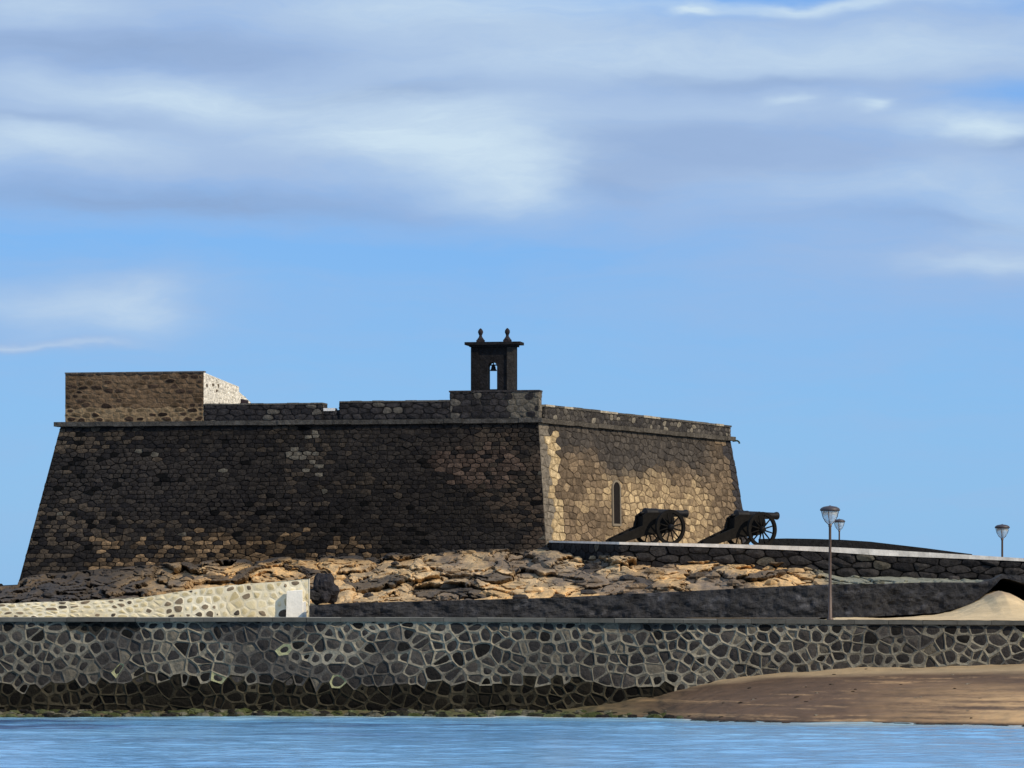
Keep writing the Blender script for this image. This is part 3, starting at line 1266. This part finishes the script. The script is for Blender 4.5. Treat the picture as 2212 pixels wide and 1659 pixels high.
mb = MB()
gcol = (0.018, 0.017, 0.018)
g0, g1 = 0.06, 0.56
gable_prism(mb, [(gx0, zg0), (hx0, zg0), (hx0, hzs), (gx0, hzs)], g0, g1, gcol)
gable_prism(mb, [(hx1, zg0), (gx1, zg0), (gx1, hzs), (hx1, hzs)], g0, g1, gcol)
gable_prism(mb, [(hx0, zg0), (hx1, zg0), (hx1, hz0), (hx0, hz0)], g0 + .003, g1 - .003, gcol)
hr = (hx1 - hx0) / 2
hc = (hx0 + hx1) / 2
an = 10
arc = [(hc - hr * math.cos(math.pi * k / an), hzs + hr * math.sin(math.pi * k / an)) for k in range(an + 1)]
gable_prism(mb, [(gx0, hzs), (hx0, hzs), arc[an // 2], (hc, zg1), (gx0, zg1)][:0] or [(gx0, hzs), (hx0, hzs), (hx0, zg1), (gx0, zg1)], g0, g1, gcol)
gable_prism(mb, [(hx1, hzs), (gx1, hzs), (gx1, zg1), (hx1, zg1)], g0, g1, gcol)
for k in range(an):
    gable_prism(mb, [arc[k], arc[k + 1], (arc[k + 1][0], zg1), (arc[k][0], zg1)], g0, g1, gcol)
gable = mb.build('bell_gable', M['stone'], castle)
gable['label'] = 'small dark arched bell gable with two finials'
for a, b_, cc_ in ((gx0 - 0.02, gx0 + 0.3, (0.014, 0.013, 0.014)), (gx1 - 0.34, gx1 + 0.02, (0.048, 0.043, 0.038))):
    mb = MB()
    slab(mb, 0, a, b_, 0.0, 0.055, zg0, zg1 - 0.02, cc_)
    mb.build('pilaster', M['stone'], gable)
mb = MB()
slab(mb, 0, gx0 - 0.08, gx1 + 0.08, -0.06, 0.62, zg1 + 0.002, zg1 + 0.08, (0.018, 0.017, 0.018))
slab(mb, 0, gx0 - 0.26, gx1 + 0.26, -0.16, 0.72, zg1 + 0.083, zg1 + 0.20, (0.018, 0.017, 0.018))
mb.build('gable_cornice', M['stone'], gable)
for px in (1035, 1093):
    s = s_front(px)
    c_ = along(0, s, 0.31, zg1 + 0.2)
    mb = MB()
    mb.box(c_.x - .18, c_.x + .18, c_.y - .18, c_.y + .18, c_.z, c_.z + 0.1, (0.035, 0.03, 0.033))
    mb.lathe([(0.16, 0.1), (0.14, 0.14), (0.07, 0.24), (0.06, 0.3), (0.085, 0.36), (0.11, 0.42), (0.10, 0.5), (0.06, 0.56), (0.02, 0.6)],
             c_, 12, 'Z', (0.035, 0.03, 0.033))
    mb.build('finial', M['stone'], gable)
mb = MB()
c_ = along(0, hc, 0.3, 13.62)
mb.lathe([(0.15, 0), (0.14, 0.03), (0.10, 0.09), (0.09, 0.18), (0.06, 0.22), (0.03, 0.24), (0.02, 0.34)], c_, 14, 'Z')
bell = mb.build('bell', M['iron'], gable)
mb = MB()
slab(mb, 0, hx0 - 0.0, hx1 + 0.0, 0.26, 0.34, 13.84, 13.89, (0.02, 0.02, 0.02))
mb.build('bell_yoke', M['oldwood'], gable)

# ================================================================== ROCK MOUND under the castle
nx, ny = 860, 170
xs = np.linspace(-24.5, 17.5, nx)
tsv = np.linspace(0, 1, ny)
Xg, Tg = np.meshgrid(xs, tsv, indexing='ij')


def arr(px, a, b_):
    return np.interp(px, a, b_)


pxf = 1106 + Xg * F / 147.0
pxb = 1106 + Xg * F / 162.0
Df = arr(pxf, [-300, 0, 600, 760, 1750, 2200], [150, 147, 146.5, 144.2, 143.9, 144])
yf = arr(pxf, [-300, 0, 640, 740, 1200, 1500, 1720, 1800, 2170, 2300], [1325, 1325, 1322, 1310, 1296, 1281, 1270, 1270, 1262, 1262])
Db = arr(pxb, [-300, 0, 60, 1150, 1200, 1320, 2200], [170, 170.5, 168.5, 165.2, 161, 154.0, 153.0])
yb = arr(pxb, [-300, 0, 18, 30, 60, 250, 600, 900, 1180, 1300, 1700, 1760, 2110, 2150, 2300],
         [1275, 1262, 1262, 1242, 1238, 1222, 1202, 1192, 1182, 1202, 1214, 1238, 1242, 1216, 1220])
zf = H + (HZ - yf) * Df / F
zb = H + (HZ - yb) * Db / F
prof = Tg ** 0.9
Y = Df + (Db - Df) * Tg
Z = zf + (zb - zf) * prof
# blocky strata, pushed in and out
u, v = Xg / 1.15, Z / 0.36 + 0.25 * Xg / 1.15 * 0.2
wu = 2.4 * (fbm(Xg * 0.9, Z * 2.2, 401) - .5)
wv = 3.0 * (fbm(Xg * 0.6, Z * 1.2, 405) - .5)
f1, f2, cid, cid2 = cells(u + wu, v + wv, 411)
g1, g2, did, did2 = cells(u * 2.6 + wu * 2, v * 2.1 + wv * 1.5, 433)
fade = np.clip(Tg * 12, 0, 1) * np.clip((1 - Tg) * 12, 0, 1)
crk = np.clip(1 - (f2 - f1) / 0.13, 0, 1) ** 1.3
crk2 = np.clip(1 - (g2 - g1) / 0.16, 0, 1)
disp = (cid - .5) * 1.5 - crk * 0.55 + (did - .5) * 0.35 - crk2 * 0.08 + (fbm(Xg * 0.5, Z * 1.6, 47) - .5) * 2.2 + (fbm(Xg * 2.0, Z * 5, 44) - .5) * 0.55 + 0.15 * (1 - f1)
smooth_zone = np.exp(-((pxf - 1330) / 170) ** 2) * np.clip((0.75 - Tg) * 4, 0, 1)
disp = disp * (1 - 0.65 * smooth_zone)
calm = np.clip((pxf - 1740) / 60, 0, 1)
disp = disp * (1 - 0.55 * calm)
Yd = Y - disp * fade * 1.0
Zd = Z + disp * fade * 0.16
rockL = 1 - np.clip((pxf - 200 - 160 * (fbm(Xg * .4, Z, 9) - .5)) / 140, 0, 1)
c_tan = np.array([0.56, 0.39, 0.205])
c_or = np.array([0.66, 0.42, 0.185])
c_gr = np.array([0.16, 0.125, 0.095])
c_dk = np.array([0.050, 0.043, 0.038])
c_green = np.array([0.24, 0.235, 0.17])
lo = fbm(Xg * 0.35, Z * 0.8, 501)
w_or = np.clip((lo - 0.47) * 5, 0, 1)[..., None]
col = c_tan * (1 - w_or) + c_or * w_or
w_g = (np.clip((fbm(Xg * 0.5 + 7, Z * 1.1, 505) - 0.49) * 7, 0, 1) * 0.85)[..., None]
col = col * (1 - w_g) + c_gr * w_g
w_d = np.where(cid2 > 0.84, 0.85, 0.0)  # dark rock blocks, also painted in to deepen the slope's shadows
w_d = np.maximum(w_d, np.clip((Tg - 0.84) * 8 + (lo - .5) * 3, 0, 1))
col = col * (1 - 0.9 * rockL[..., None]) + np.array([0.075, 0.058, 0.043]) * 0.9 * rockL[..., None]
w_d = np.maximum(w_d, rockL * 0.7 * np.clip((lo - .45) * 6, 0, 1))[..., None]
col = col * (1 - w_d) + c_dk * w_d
col = col * (0.75 + 0.5 * did2[..., None])
cg = calm[..., None]
gcolr = c_green * (0.6 + 0.7 * fbm(Xg * 1.2, Z * 3, 66)[..., None])
col = col * (1 - cg) + gcolr * cg
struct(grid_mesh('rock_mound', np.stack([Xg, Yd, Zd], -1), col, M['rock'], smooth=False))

Yd_, Zd_ = Yd, Zd
mb = MB()
r = random.Random(15)
for i in range(300):
    ix, iy = r.randrange(5, nx - 5), int(ny * r.random() ** 1.3 * 0.97)
    if pxf[ix, iy] > 1740 and r.random() < 0.7:
        continue
    s = 0.05 + 0.20 * r.random() ** 3
    k = r.uniform(0.6, 1.1)
    cc_ = tuple(float(q) * k for q in col[ix, iy])
    if r.random() < 0.15:
        cc_ = (0.05, 0.043, 0.038)
    rock_blob(mb, (Xg[ix, iy], Yd_[ix, iy] - s * 0.4, Zd_[ix, iy] + s * 0.1), s * 1.5, s * 1.1, s * 0.7, cc_, i + 50, 7, 4)
struct(mb.build('loose_rocks', M['rock']), 'stuff')

# ================================================================== CAUSEWAY: deck, kerb, walls, arch
DK = 152.6


def kerb_y(px):
    return np.interp(px, [1185, 1300, 1500, 1600, 1700, 1800, 1900, 2000, 2100, 2212, 2500], [1168, 1170, 1174, 1176, 1179, 1182, 1187, 1193, 1199, 1206, 1222])


def kerbD(px):
    return np.interp(px, [1185, 1330, 2500], [160.5, DK, DK - 3])


pk = np.linspace(1186, 2460, 60)
K = [Vector((XW(p, kerbD(p)), kerbD(p), ZW(kerb_y(p), kerbD(p)))) for p in pk]
# kerb
mb = MB()
for i in range(len(K) - 1):
    a, b_ = K[i], K[i + 1]
    g = (b_ - a) * 0.006
    th = interp(pk[i], [1186, 1300, 1700, 1900, 2200, 2500], [0.07, 0.09, 0.16, 0.23, 0.12, 0.12])
    th2 = interp(pk[i + 1], [1186, 1300, 1700, 1900, 2200, 2500], [0.07, 0.09, 0.16, 0.23, 0.12, 0.12])
    q = random.uniform(0.85, 1.05)
    y_ = Vector((0, 0.35, 0))
    lo_ = Vector((0, 0, 1))
    mb.hexa([a + g - lo_ * th, b_ - g - lo_ * th2, b_ - g - lo_ * th2 + y_, a + g - lo_ * th + y_], [a + g, b_ - g, b_ - g + y_, a + g + y_],
            (0.80 * q, 0.74 * q, 0.65 * q))
tag(mb.build('kerb', M['concrete']), 'pale stone kerb edging the causeway deck in front of the two cannons', 'kerb')
# retaining wall, stone by stone
mb = MB()
Kl = [0.0]
for i in range(len(K) - 1):
    Kl.append(Kl[-1] + (K[i + 1] - K[i]).length)
Uk = Kl[-1]


def rw_map(u, v, h):
    X = np.interp(u, Kl, [k.x for k in K])
    Y_ = np.interp(u, Kl, [k.y for k in K])
    Z_ = np.interp(u, Kl, [k.z for k in K])
    p_ = np.interp(u, Kl, pk)
    th = np.interp(p_, [1186, 1300, 1700, 1900, 2200, 2500], [0.07, 0.09, 0.16, 0.23, 0.12, 0.12])
    zt = Z_ - th - 0.002
    z0 = 3.3
    return Vector((X, Y_ + 0.08 - h - 0.12 * (1 - v / 2.6), z0 + (zt - z0) * v / 2.6))


stone_skin(mb, voronoi(Uk, 2.6, 0.75, 0.33, 0.8, True, 71, 0.5), rw_map, 0.03, 0.06,
           lambda u, v, cr, rad: lerp3((0.020, 0.019, 0.020), (0.055, 0.050, 0.047), cr) if cr < 0.93 else (0.10, 0.09, 0.07),
           lambda u, v, q: (0.014, 0.013, 0.012), True, 72, 0.06)
tag(mb.build('retaining_wall', M['stone'], fix=False), 'black rough stone wall holding up the causeway deck below the cannons', 'retaining wall')
# deck
mb = MB()
for i in range(len(K) - 1):
    a, b_ = K[i] + Vector((0, 0.35, -0.03)), K[i + 1] + Vector((0, 0.35, -0.03))
    ya = 186 if a.x < 11 else 163
    yb_ = 186 if b_.x < 11 else 163
    mb.poly([a, b_, (b_.x, yb_, b_.z), (a.x, ya, a.z)], (0.40, 0.34, 0.25))
struct(mb.build('causeway_deck', M['concrete']))
# far parapet, a long low black hump
mb = MB()
pts = []
for p, yt in zip([1640, 1700, 1760, 1820, 1880, 1940, 2000, 2060, 2100], [1164, 1163, 1164, 1166, 1170, 1177, 1184, 1192, 1197]):
    D = 161.0
    pts.append((XW(p, D), ZW(yt, D)))
for (xa, za), (xb, zb_2) in zip(pts, pts[1:]):
    mb.hexa([(xa, 161, 5.2), (xb, 161, 5.2), (xb, 161.5, 5.2), (xa, 161.5, 5.2)], [(xa, 161, za), (xb, 161, zb_2), (xb, 161.5, zb_2), (xa, 161.5, za)], (0.02, 0.02, 0.021))
tag(mb.build('parapet_wall', M['stone']), 'low humped black parapet along the far side of the causeway behind the lamp', 'parapet')

# lower embankment wall with the arch
pw = np.concatenate([np.linspace(668, 1830, 190), np.linspace(1833, 2500, 160)])
top_y = np.interp(pw, [668, 740, 1200, 1500, 1720, 1800, 1900, 2000, 2120, 2150, 2168, 2230, 2350, 2500],
                  [1308, 1303, 1291, 1276, 1265, 1262, 1261, 1258, 1258, 1250, 1240, 1246, 1262, 1275])
DW = 143.0
apx, apy = 2167, 1249
bot_y = np.full(pw.shape, 1334.0)
la = [(1850, 1334), (1900, 1331), (1960, 1328), (2026, 1324), (2074, 1313), (2105, 1300), (2130, 1282), (2149, 1265), (2160, 1252), (2167, 1249), (2180, 1251),
      (2212, 1261), (2260, 1277), (2320, 1300), (2400, 1320), (2460, 1333)]
ia = (pw > 1850) & (pw < 2460)
bot_y[ia] = np.interp(pw[ia], [a[0] for a in la], [a[1] for a in la])
top_y = np.minimum(top_y, bot_y - 6)
nv = 26
vv = np.linspace(0, 1, nv)
Xw = (pw[:, None] - 1106) * DW / F + 0 * vv
Zt = H + (HZ - top_y) * DW / F
Zb_ = H + (HZ - bot_y) * DW / F
Zw = Zb_[:, None] + (Zt - Zb_)[:, None] * vv
Yw = DW - 0.35 * (fbm(Xw * 1.1, Zw * 1.6, 601) - .5) - 0.20 * (fbm(Xw * 4, Zw * 5, 603) - .5)
kc = (0.6 + 0.8 * fbm(Xw * 1.5, Zw * 2.5, 605))[..., None]
kc = kc * (1 + 1.6 * np.clip((fbm(Xw * 2.2, Zw * 4, 607) - .62) * 6, 0, 1)[..., None])
ccol = np.array([0.038, 0.038, 0.041]) * kc
emb = thing('embankment_wall', 'long smooth black wall of the causeway, low at its left end, with an arch at its right end', 'wall', (0, DW, 3.3))
o = grid_mesh('wall_face', np.stack([Xw, Yw - DW, Zw - 3.3], -1), ccol, M['basalt'], emb, smooth=False)
# top and arch soffit
Pn = np.stack([Xw[:, -1:] + np.zeros((1, 2)), np.stack([Yw[:, -1] - DW, np.full(len(pw), 1.2)], 1), np.repeat(Zt[:, None] - 3.3, 2, 1)], -1)
grid_mesh('wall_top', Pn, np.ones(Pn.shape) * 0.06, M['basalt'], emb)
sel = np.where(ia)[0]
Xs = Xw[sel, :1] + np.zeros((1, 2))
Ys = np.stack([Yw[sel, 0] - DW, np.full(len(sel), 9.0)], 1)
Zs = np.repeat(Zb_[sel][:, None], 2, 1) - 3.3
grid_mesh('arch_vault', np.stack([Xs, Ys, Zs], -1), np.ones((len(sel), 2, 3)) * 0.03, M['basalt'], emb)
mb = MB()
mb.poly([(XW(1840, DW), 8.9, -0.4), (XW(2480, DW), 8.9, -0.4), (XW(2480, DW), 8.9, 1.8), (XW(1840, DW), 8.9, 1.8)], (0.02, 0.02, 0.02))
mb.build('arch_back_wall', M['basalt'], emb)

# sand blown on the promenade and the dune in front of the arch
xs = np.linspace(XW(1775, 139), XW(2520, 139), 260)
yv = np.linspace(135.72, 146.5, 90)
Xg, Yg = np.meshgrid(xs, yv, indexing='ij')
pxg = 1106 + Xg * F / 141.0
crest = np.interp(pxg, [1775, 1960, 2026, 2074, 2110, 2128, 2145, 2165, 2185, 2212, 2260, 2520], [3.31, 3.32, 3.40, 3.58, 3.82, 3.95, 4.17, 4.31, 4.20, 3.92, 3.6, 3.5])
base_z = 3.36 - 0.13 * np.clip((Xg + 3) / 23, 0, None) + 0.012
ty = np.clip((Yg - 136.6) / (141.6 - 136.6), 0, 1)
ty = ty * ty * (3 - 2 * ty)
Zg = base_z + (crest - base_z) * ty + (fbm(Xg * 1.2, Yg * 1.2, 701) - .5) * 0.12 * ty + (fbm(Xg * 3, Yg * 4, 703) - .5) * 0.02
edge = np.clip((pxg - 1775) / 30, 0, 1)
Zg = Zg * edge + (base_z - 0.1) * (1 - edge)
cs = np.array([0.58, 0.44, 0.25]) * (0.8 + 0.4 * fbm(Xg * 0.8, Yg * 1.2, 705)[..., None])
brn = np.clip((Zg - 3.95) * 4 + (fbm(Xg * 1.5, Yg, 707) - .5) * 1.0, 0, 1)[..., None]
cs = cs * (1 - brn * 0.6) + np.array([0.30, 0.20, 0.12]) * brn * 0.6
struct(grid_mesh('sand_dune', np.stack([Xg, Yg, Zg], -1), cs, M['sand']))

# ================================================================== WHITE LOW WALL on the left
DL = 144.6
lw = thing('boundary_wall', 'low whitewashed rubble wall rising to the right, with dark stones showing through', 'wall', (0, DL, 3.3))
mb = MB()
pl = [-320, 0, 150, 300, 400, 480, 560, 620, 668]
ty_ = [1310, 1304, 1299, 1291, 1276, 1266, 1259, 1254, 1250]
Ul = XW(668, DL) - XW(-320, DL)


def lw_top(X):
    px = 1106 + X * F / DL
    return float(np.interp(px, pl, [ZW(y, DL) for y in ty_])) + 0.04 * (float(fbm(X * 3, 0.0, 5)) - .5)


XL0 = XW(-320, DL)


def lw_map(u, v, h):
    X = XL0 + u
    zt = lw_top(X) - 3.3
    lim = 0.0
    return Vector((X, -h - 0.03 * math.sin(X), lim + (zt - lim) * v / 0.8))


def lw_col(u, v, cr, rad):
    px = 1106 + (XL0 + u) * F / DL
    if (cr * 3.3) % 1 < 0.28:
        return lerp3((0.06, 0.05, 0.04), (0.26, 0.20, 0.13), (cr * 9) % 1)
    return lerp3((0.50, 0.41, 0.22), (0.80, 0.70, 0.46), cr)


def lw_m(u, v, q):
    fl = float(fbm((XL0 + u) * 0.7, v * 2, 801))
    return lerp3((0.50, 0.42, 0.25), (0.84, 0.77, 0.58), fl * 2 - 0.3)


stone_skin(mb, voronoi(Ul, 0.8, 0.34, 0.20, 0.9, True, 81, 0.8), lw_map, lambda u, v, q: 0.04 + 0.06 * q, 0.01, lw_col, lw_m, True, 82, 0.02)
mb.build('masonry', M['plaster'], lw, fix=False)
mb = MB()
nn_ = 60
for i in range(nn_):
    a, b_ = XL0 + Ul * i / nn_, XL0 + Ul * (i + 1) / nn_
    za, zb2 = lw_top(a) - 3.3, lw_top(b_) - 3.3
    mb.poly([(a, 0, za), (b_, 0, zb2), (b_, 0.45, zb2), (a, 0.45, za)], (0.74, 0.66, 0.48))
    mb.poly([(b_, 0.45, 0), (a, 0.45, 0), (a, 0.45, za), (b_, 0.45, zb2)], (0.6, 0.55, 0.42))
zr = lw_top(XL0 + Ul) - 3.3
mb.poly([(XL0 + Ul, 0, 0), (XL0 + Ul, 0.45, 0), (XL0 + Ul, 0.45, zr), (XL0 + Ul, 0, zr)], (0.8, 0.76, 0.66))
mb.build('wall_top', M['plaster'], lw, fix=False)
# white pillar at the end of that wall
mb = MB()
xa, xb = XW(619, DL), XW(655, DL)
mb.hexa([(xa, -0.28, 0), (xb, -0.28, 0), (xb, -0.06, 0), (xa, -0.06, 0)],
        [(xa + .02, -0.26, 0.98), (xb - 0.02, -0.26, 1.02), (xb - .02, -0.06, 1.05), (xa + .02, -0.06, 1.0)], (0.86, 0.83, 0.74))
mb.hexa([(xb - 0.1, -0.22, 0), (xb + 0.14, -0.22, 0), (xb + 0.12, -0.05, 0), (xb - 0.1, -0.05, 0)],
        [(xb - 0.1, -0.22, 0.55), (xb + 0.10, -0.22, 0.6), (xb + 0.1, -0.05, 0.62), (xb - 0.1, -0.05, 0.6)], (0.80, 0.78, 0.72))
o = mb.build('end_pillar', M['plaster'], lw)

# dark boulder beyond the end of the wall
mb = MB()
bc = P(702, 1270, 145.6)
rock_blob(mb, (bc.x, bc.y, bc.z - 0.1), 0.45, 0.5, 0.60, (0.042, 0.040, 0.044), 3, 20, 12)
rock_blob(mb, (bc.x - 0.42, bc.y - 0.2, bc.z - 0.25), 0.28, 0.3, 0.22, (0.035, 0.034, 0.036), 8, 14, 9)
tag(mb.build('boulder', M['stone']), 'charcoal boulder beside the right end of the whitewashed wall', 'boulder')


# ================================================================== CANNONS
def make_cannon():
    """barrel along +X, origin on the ground below the axle"""
    root = thing('cannon', '', 'cannon')
    R_ = 0.70
    ax = 0.70
    # barrel
    mb = MB()
    zb = 1.27
    mb.lathe([(0.02, -1.22), (0.06, -1.19), (0.065, -1.13), (0.04, -1.08), (0.05, -1.05), (0.19, -1.0), (0.21, -0.96), (0.20, -0.9), (0.185, -0.5), (0.19, -0.48),
              (0.19, -0.42), (0.17, -0.4), (0.16, 0.1), (0.165, 0.12), (0.165, 0.17), (0.145, 0.19), (0.13, 0.88), (0.14, 0.92), (0.16, 1.0), (0.155, 1.06), (0.10, 1.08),
              (0.075, 1.08), (0.07, 0.9)], (0.28, 0, zb), 20, 'X', close=True)
    mb.lathe([(0.06, -0.30), (0.06, 0.30)], (0.18, 0, zb - 0.03), 12, 'Y')
    mb.build('barrel', M['iron'], root)
    # carriage cheeks and trail
    for s in (-1, 1):
        mb = MB()
        prof = [(0.45, 1.30), (-0.78, 1.28), (-0.98, 1.16), (-1.0, 0.76), (-2.3, 0.26), (-2.45, 0.18), (-2.45, 0.02), (-2.2, 0.0), (-0.9, 0.36), (0.30, 0.50), (0.55, 0.9)]
        y0, y1 = s * 0.22, s * 0.31

        def yt(x, y):
            return y if x > -0.6 else y * (1 - 0.35 * (-x - 0.6) / 1.8)
        a = [(x, yt(x, y0), z) for x, z in prof]
        b_ = [(x, yt(x, y1), z) for x, z in prof]
        mb.poly(a)
        mb.poly(b_[::-1])
        for k in range(len(prof)):
            k2 = (k + 1) % len(prof)
            mb.poly([a[k], a[k2], b_[k2], b_[k]])
        mb.build('cheek', M['oldwood'], root)
    mb = MB()
    for x, z in ((-1.2, 0.5), (-1.7, 0.32), (-2.2, 0.09)):
        w = 0.22 * (1 - 0.35 * (-x - 0.6) / 1.8)
        mb.box(x - 0.1, x + 0.1, -w + .004, w - .004, z - 0.07, z + 0.14)
    mb.box(-0.9, 0.35, -0.216, 0.216, 0.5, 1.14)
    mb.box(-2.55, -2.1, -0.16, 0.16, 0.0, 0.12)
    mb.build('transom', M['oldwood'], root)
    mb = MB()
    mb.lathe([(0.055, -0.95), (0.055, 0.95)], (0, 0, ax), 10, 'Y')
    mb.box(-0.12, 0.12, -0.62, 0.62, ax - 0.1, ax + 0.12)
    mb.build('axle', M['oldwood'], root)
    for s in (-1, 1):
        mb = MB()
        seg = 36
        yc = s * 0.76
        rings = []
        for k in range(seg):
            a = 2 * math.pi * k / seg
            ca, sa = math.cos(a), math.sin(a)
            rings.append([mb.vert((r_ * ca, yc + w, ax + r_ * sa)) for r_, w in ((R_, -0.065), (R_, 0.065), (R_ - 0.125, 0.06), (R_ - 0.125, -0.06))])
        for k in range(seg):
            a, b_ = rings[k], rings[(k + 1) % seg]
            for q in range(4):
                mb.face((a[q], b_[q], b_[(q + 1) % 4], a[(q + 1) % 4]))
        wh = mb.build('wheel', M['oldwood'], root)
        mb = MB()
        mb.lathe([(0.07, -0.17), (0.10, -0.15), (0.135, -0.06), (0.135, 0.06), (0.10, 0.15), (0.07, 0.17)], (0, yc, ax), 14, 'Y')
        mb.build('hub', M['iron'], wh)
        for k in range(12):
            a = 2 * math.pi * (k + 0.5) / 12
            ca, sa = math.cos(a), math.sin(a)
            mb = MB()
            mb.tube([(0.11 * ca, yc, ax + 0.11 * sa), ((R_ - 0.08) * ca, yc, ax + (R_ - 0.08) * sa)], [0.036, 0.026], 6)
            mb.build('spoke', M['oldwood'], wh)
    return root


def copy_tree(o, parent=None):
    c = o.copy()
    COL.objects.link(c)
    c.parent = parent
    if parent is not None:
        c.matrix_parent_inverse = o.matrix_parent_inverse.copy()
    for ch in list(o.children):
        copy_tree(ch, c)
    return c


def deck_z(X, Y_):
    ks = [k.x for k in K]
    return float(np.interp(X, ks, [k.z for k in K])) - 0.03


can = make_cannon()
can['group'] = 'cannons on the causeway deck'
can2 = copy_tree(can)
for c_, px, lab in ((can, 1424, 'black wheeled cannon standing in front of the fort side wall by the window slit'),
                    (can2, 1621, 'black wheeled cannon at the far corner of the fort, its muzzle against the sky')):
    D = 156.5
    X = XW(px, D)
    c_.location = (X, D, deck_z(X, D))
    c_.rotation_euler = (0, 0, math.radians(33))
    c_['label'] = lab


# ================================================================== LAMPS
def make_lamp(height):
    root = thing('street_lamp', '', 'street lamp', group='street lamps of the promenade')
    hb = height - 0.68
    mb = MB()
    mb.lathe([(0.12, 0), (0.12, 0.05), (0.075, 0.08), (0.065, 0.8), (0.055, 0.82), (0.045, hb - 0.12), (0.06, hb - 0.1), (0.06, hb)], (0, 0, 0), 14, 'Z')
    mb.build('pole', M['lampmetal'], root)
    mb = MB()
    mb.lathe([(0.07, hb), (0.15, hb + 0.08), (0.23, hb + 0.24), (0.275, hb + 0.42), (0.265, hb + 0.42), (0.22, hb + 0.24), (0.14, hb + 0.09), (0.05, hb + 0.02)], (0, 0, 0), 24, 'Z', close=False)
    mb.build('glass_bowl', M['glass'], root)
    for k in range(4):
        a = math.pi / 4 + k * math.pi / 2 + 0.5
        ca, sa = math.cos(a), math.sin(a)
        mb = MB()
        mb.tube([(r_ * ca, r_ * sa, hb + h) for r_, h in ((0.05, -0.03), (0.17, 0.08), (0.255, 0.24), (0.30, 0.42), (0.305, 0.47))], 0.013, 6)
        mb.build('bracket', M['lampmetal'], root)
    mb = MB()
    mb.lathe([(0.30, hb + 0.44), (0.345, hb + 0.45), (0.35, hb + 0.49), (0.32, hb + 0.54), (0.23, hb + 0.59), (0.12, hb + 0.61), (0.05, hb + 0.62), (0.01, hb + 0.64)], (0, 0, 0), 24, 'Z')
    mb.build('lamp_cap', M['lampcap'], root)
    mb = MB()
    mb.lathe([(0.0, hb + 0.415), (0.24, hb + 0.41), (0.27, hb + 0.438), (0.0, hb + 0.439)], (0, 0, 0), 20, 'Z', (0.85, 0.85, 0.82), close=False)
    mb.lathe([(0.03, hb + 0.05), (0.045, hb + 0.1), (0.045, hb + 0.3), (0.03, hb + 0.34)], (0, 0, 0), 10, 'Z', (0.85, 0.87, 0.88))
    mb.build('reflector', M['concrete'], root)
    return root


X = XW(1793, 136.6)
l1 = make_lamp(ZW(1089, 136.6) - (ztop(X) - 0.02))
l1.location = (X, 136.6, ztop(X) - 0.02)
l1['label'] = 'tall brown street lamp standing on the sea wall promenade, its whole pole in view'
hz2 = ZW(1119, 228) - 3.2
l2 = make_lamp(hz2)
l2.location = (XW(1813, 228), 228, 3.2)
l2['label'] = 'small distant street lamp just right of the tall lamp, behind the black parapet'
l3 = make_lamp(ZW(1130, 182) - 3.2)
l3.location = (XW(2165, 182), 182, 3.2)
l3['label'] = 'street lamp alone against the sky near the right edge, above the arch'
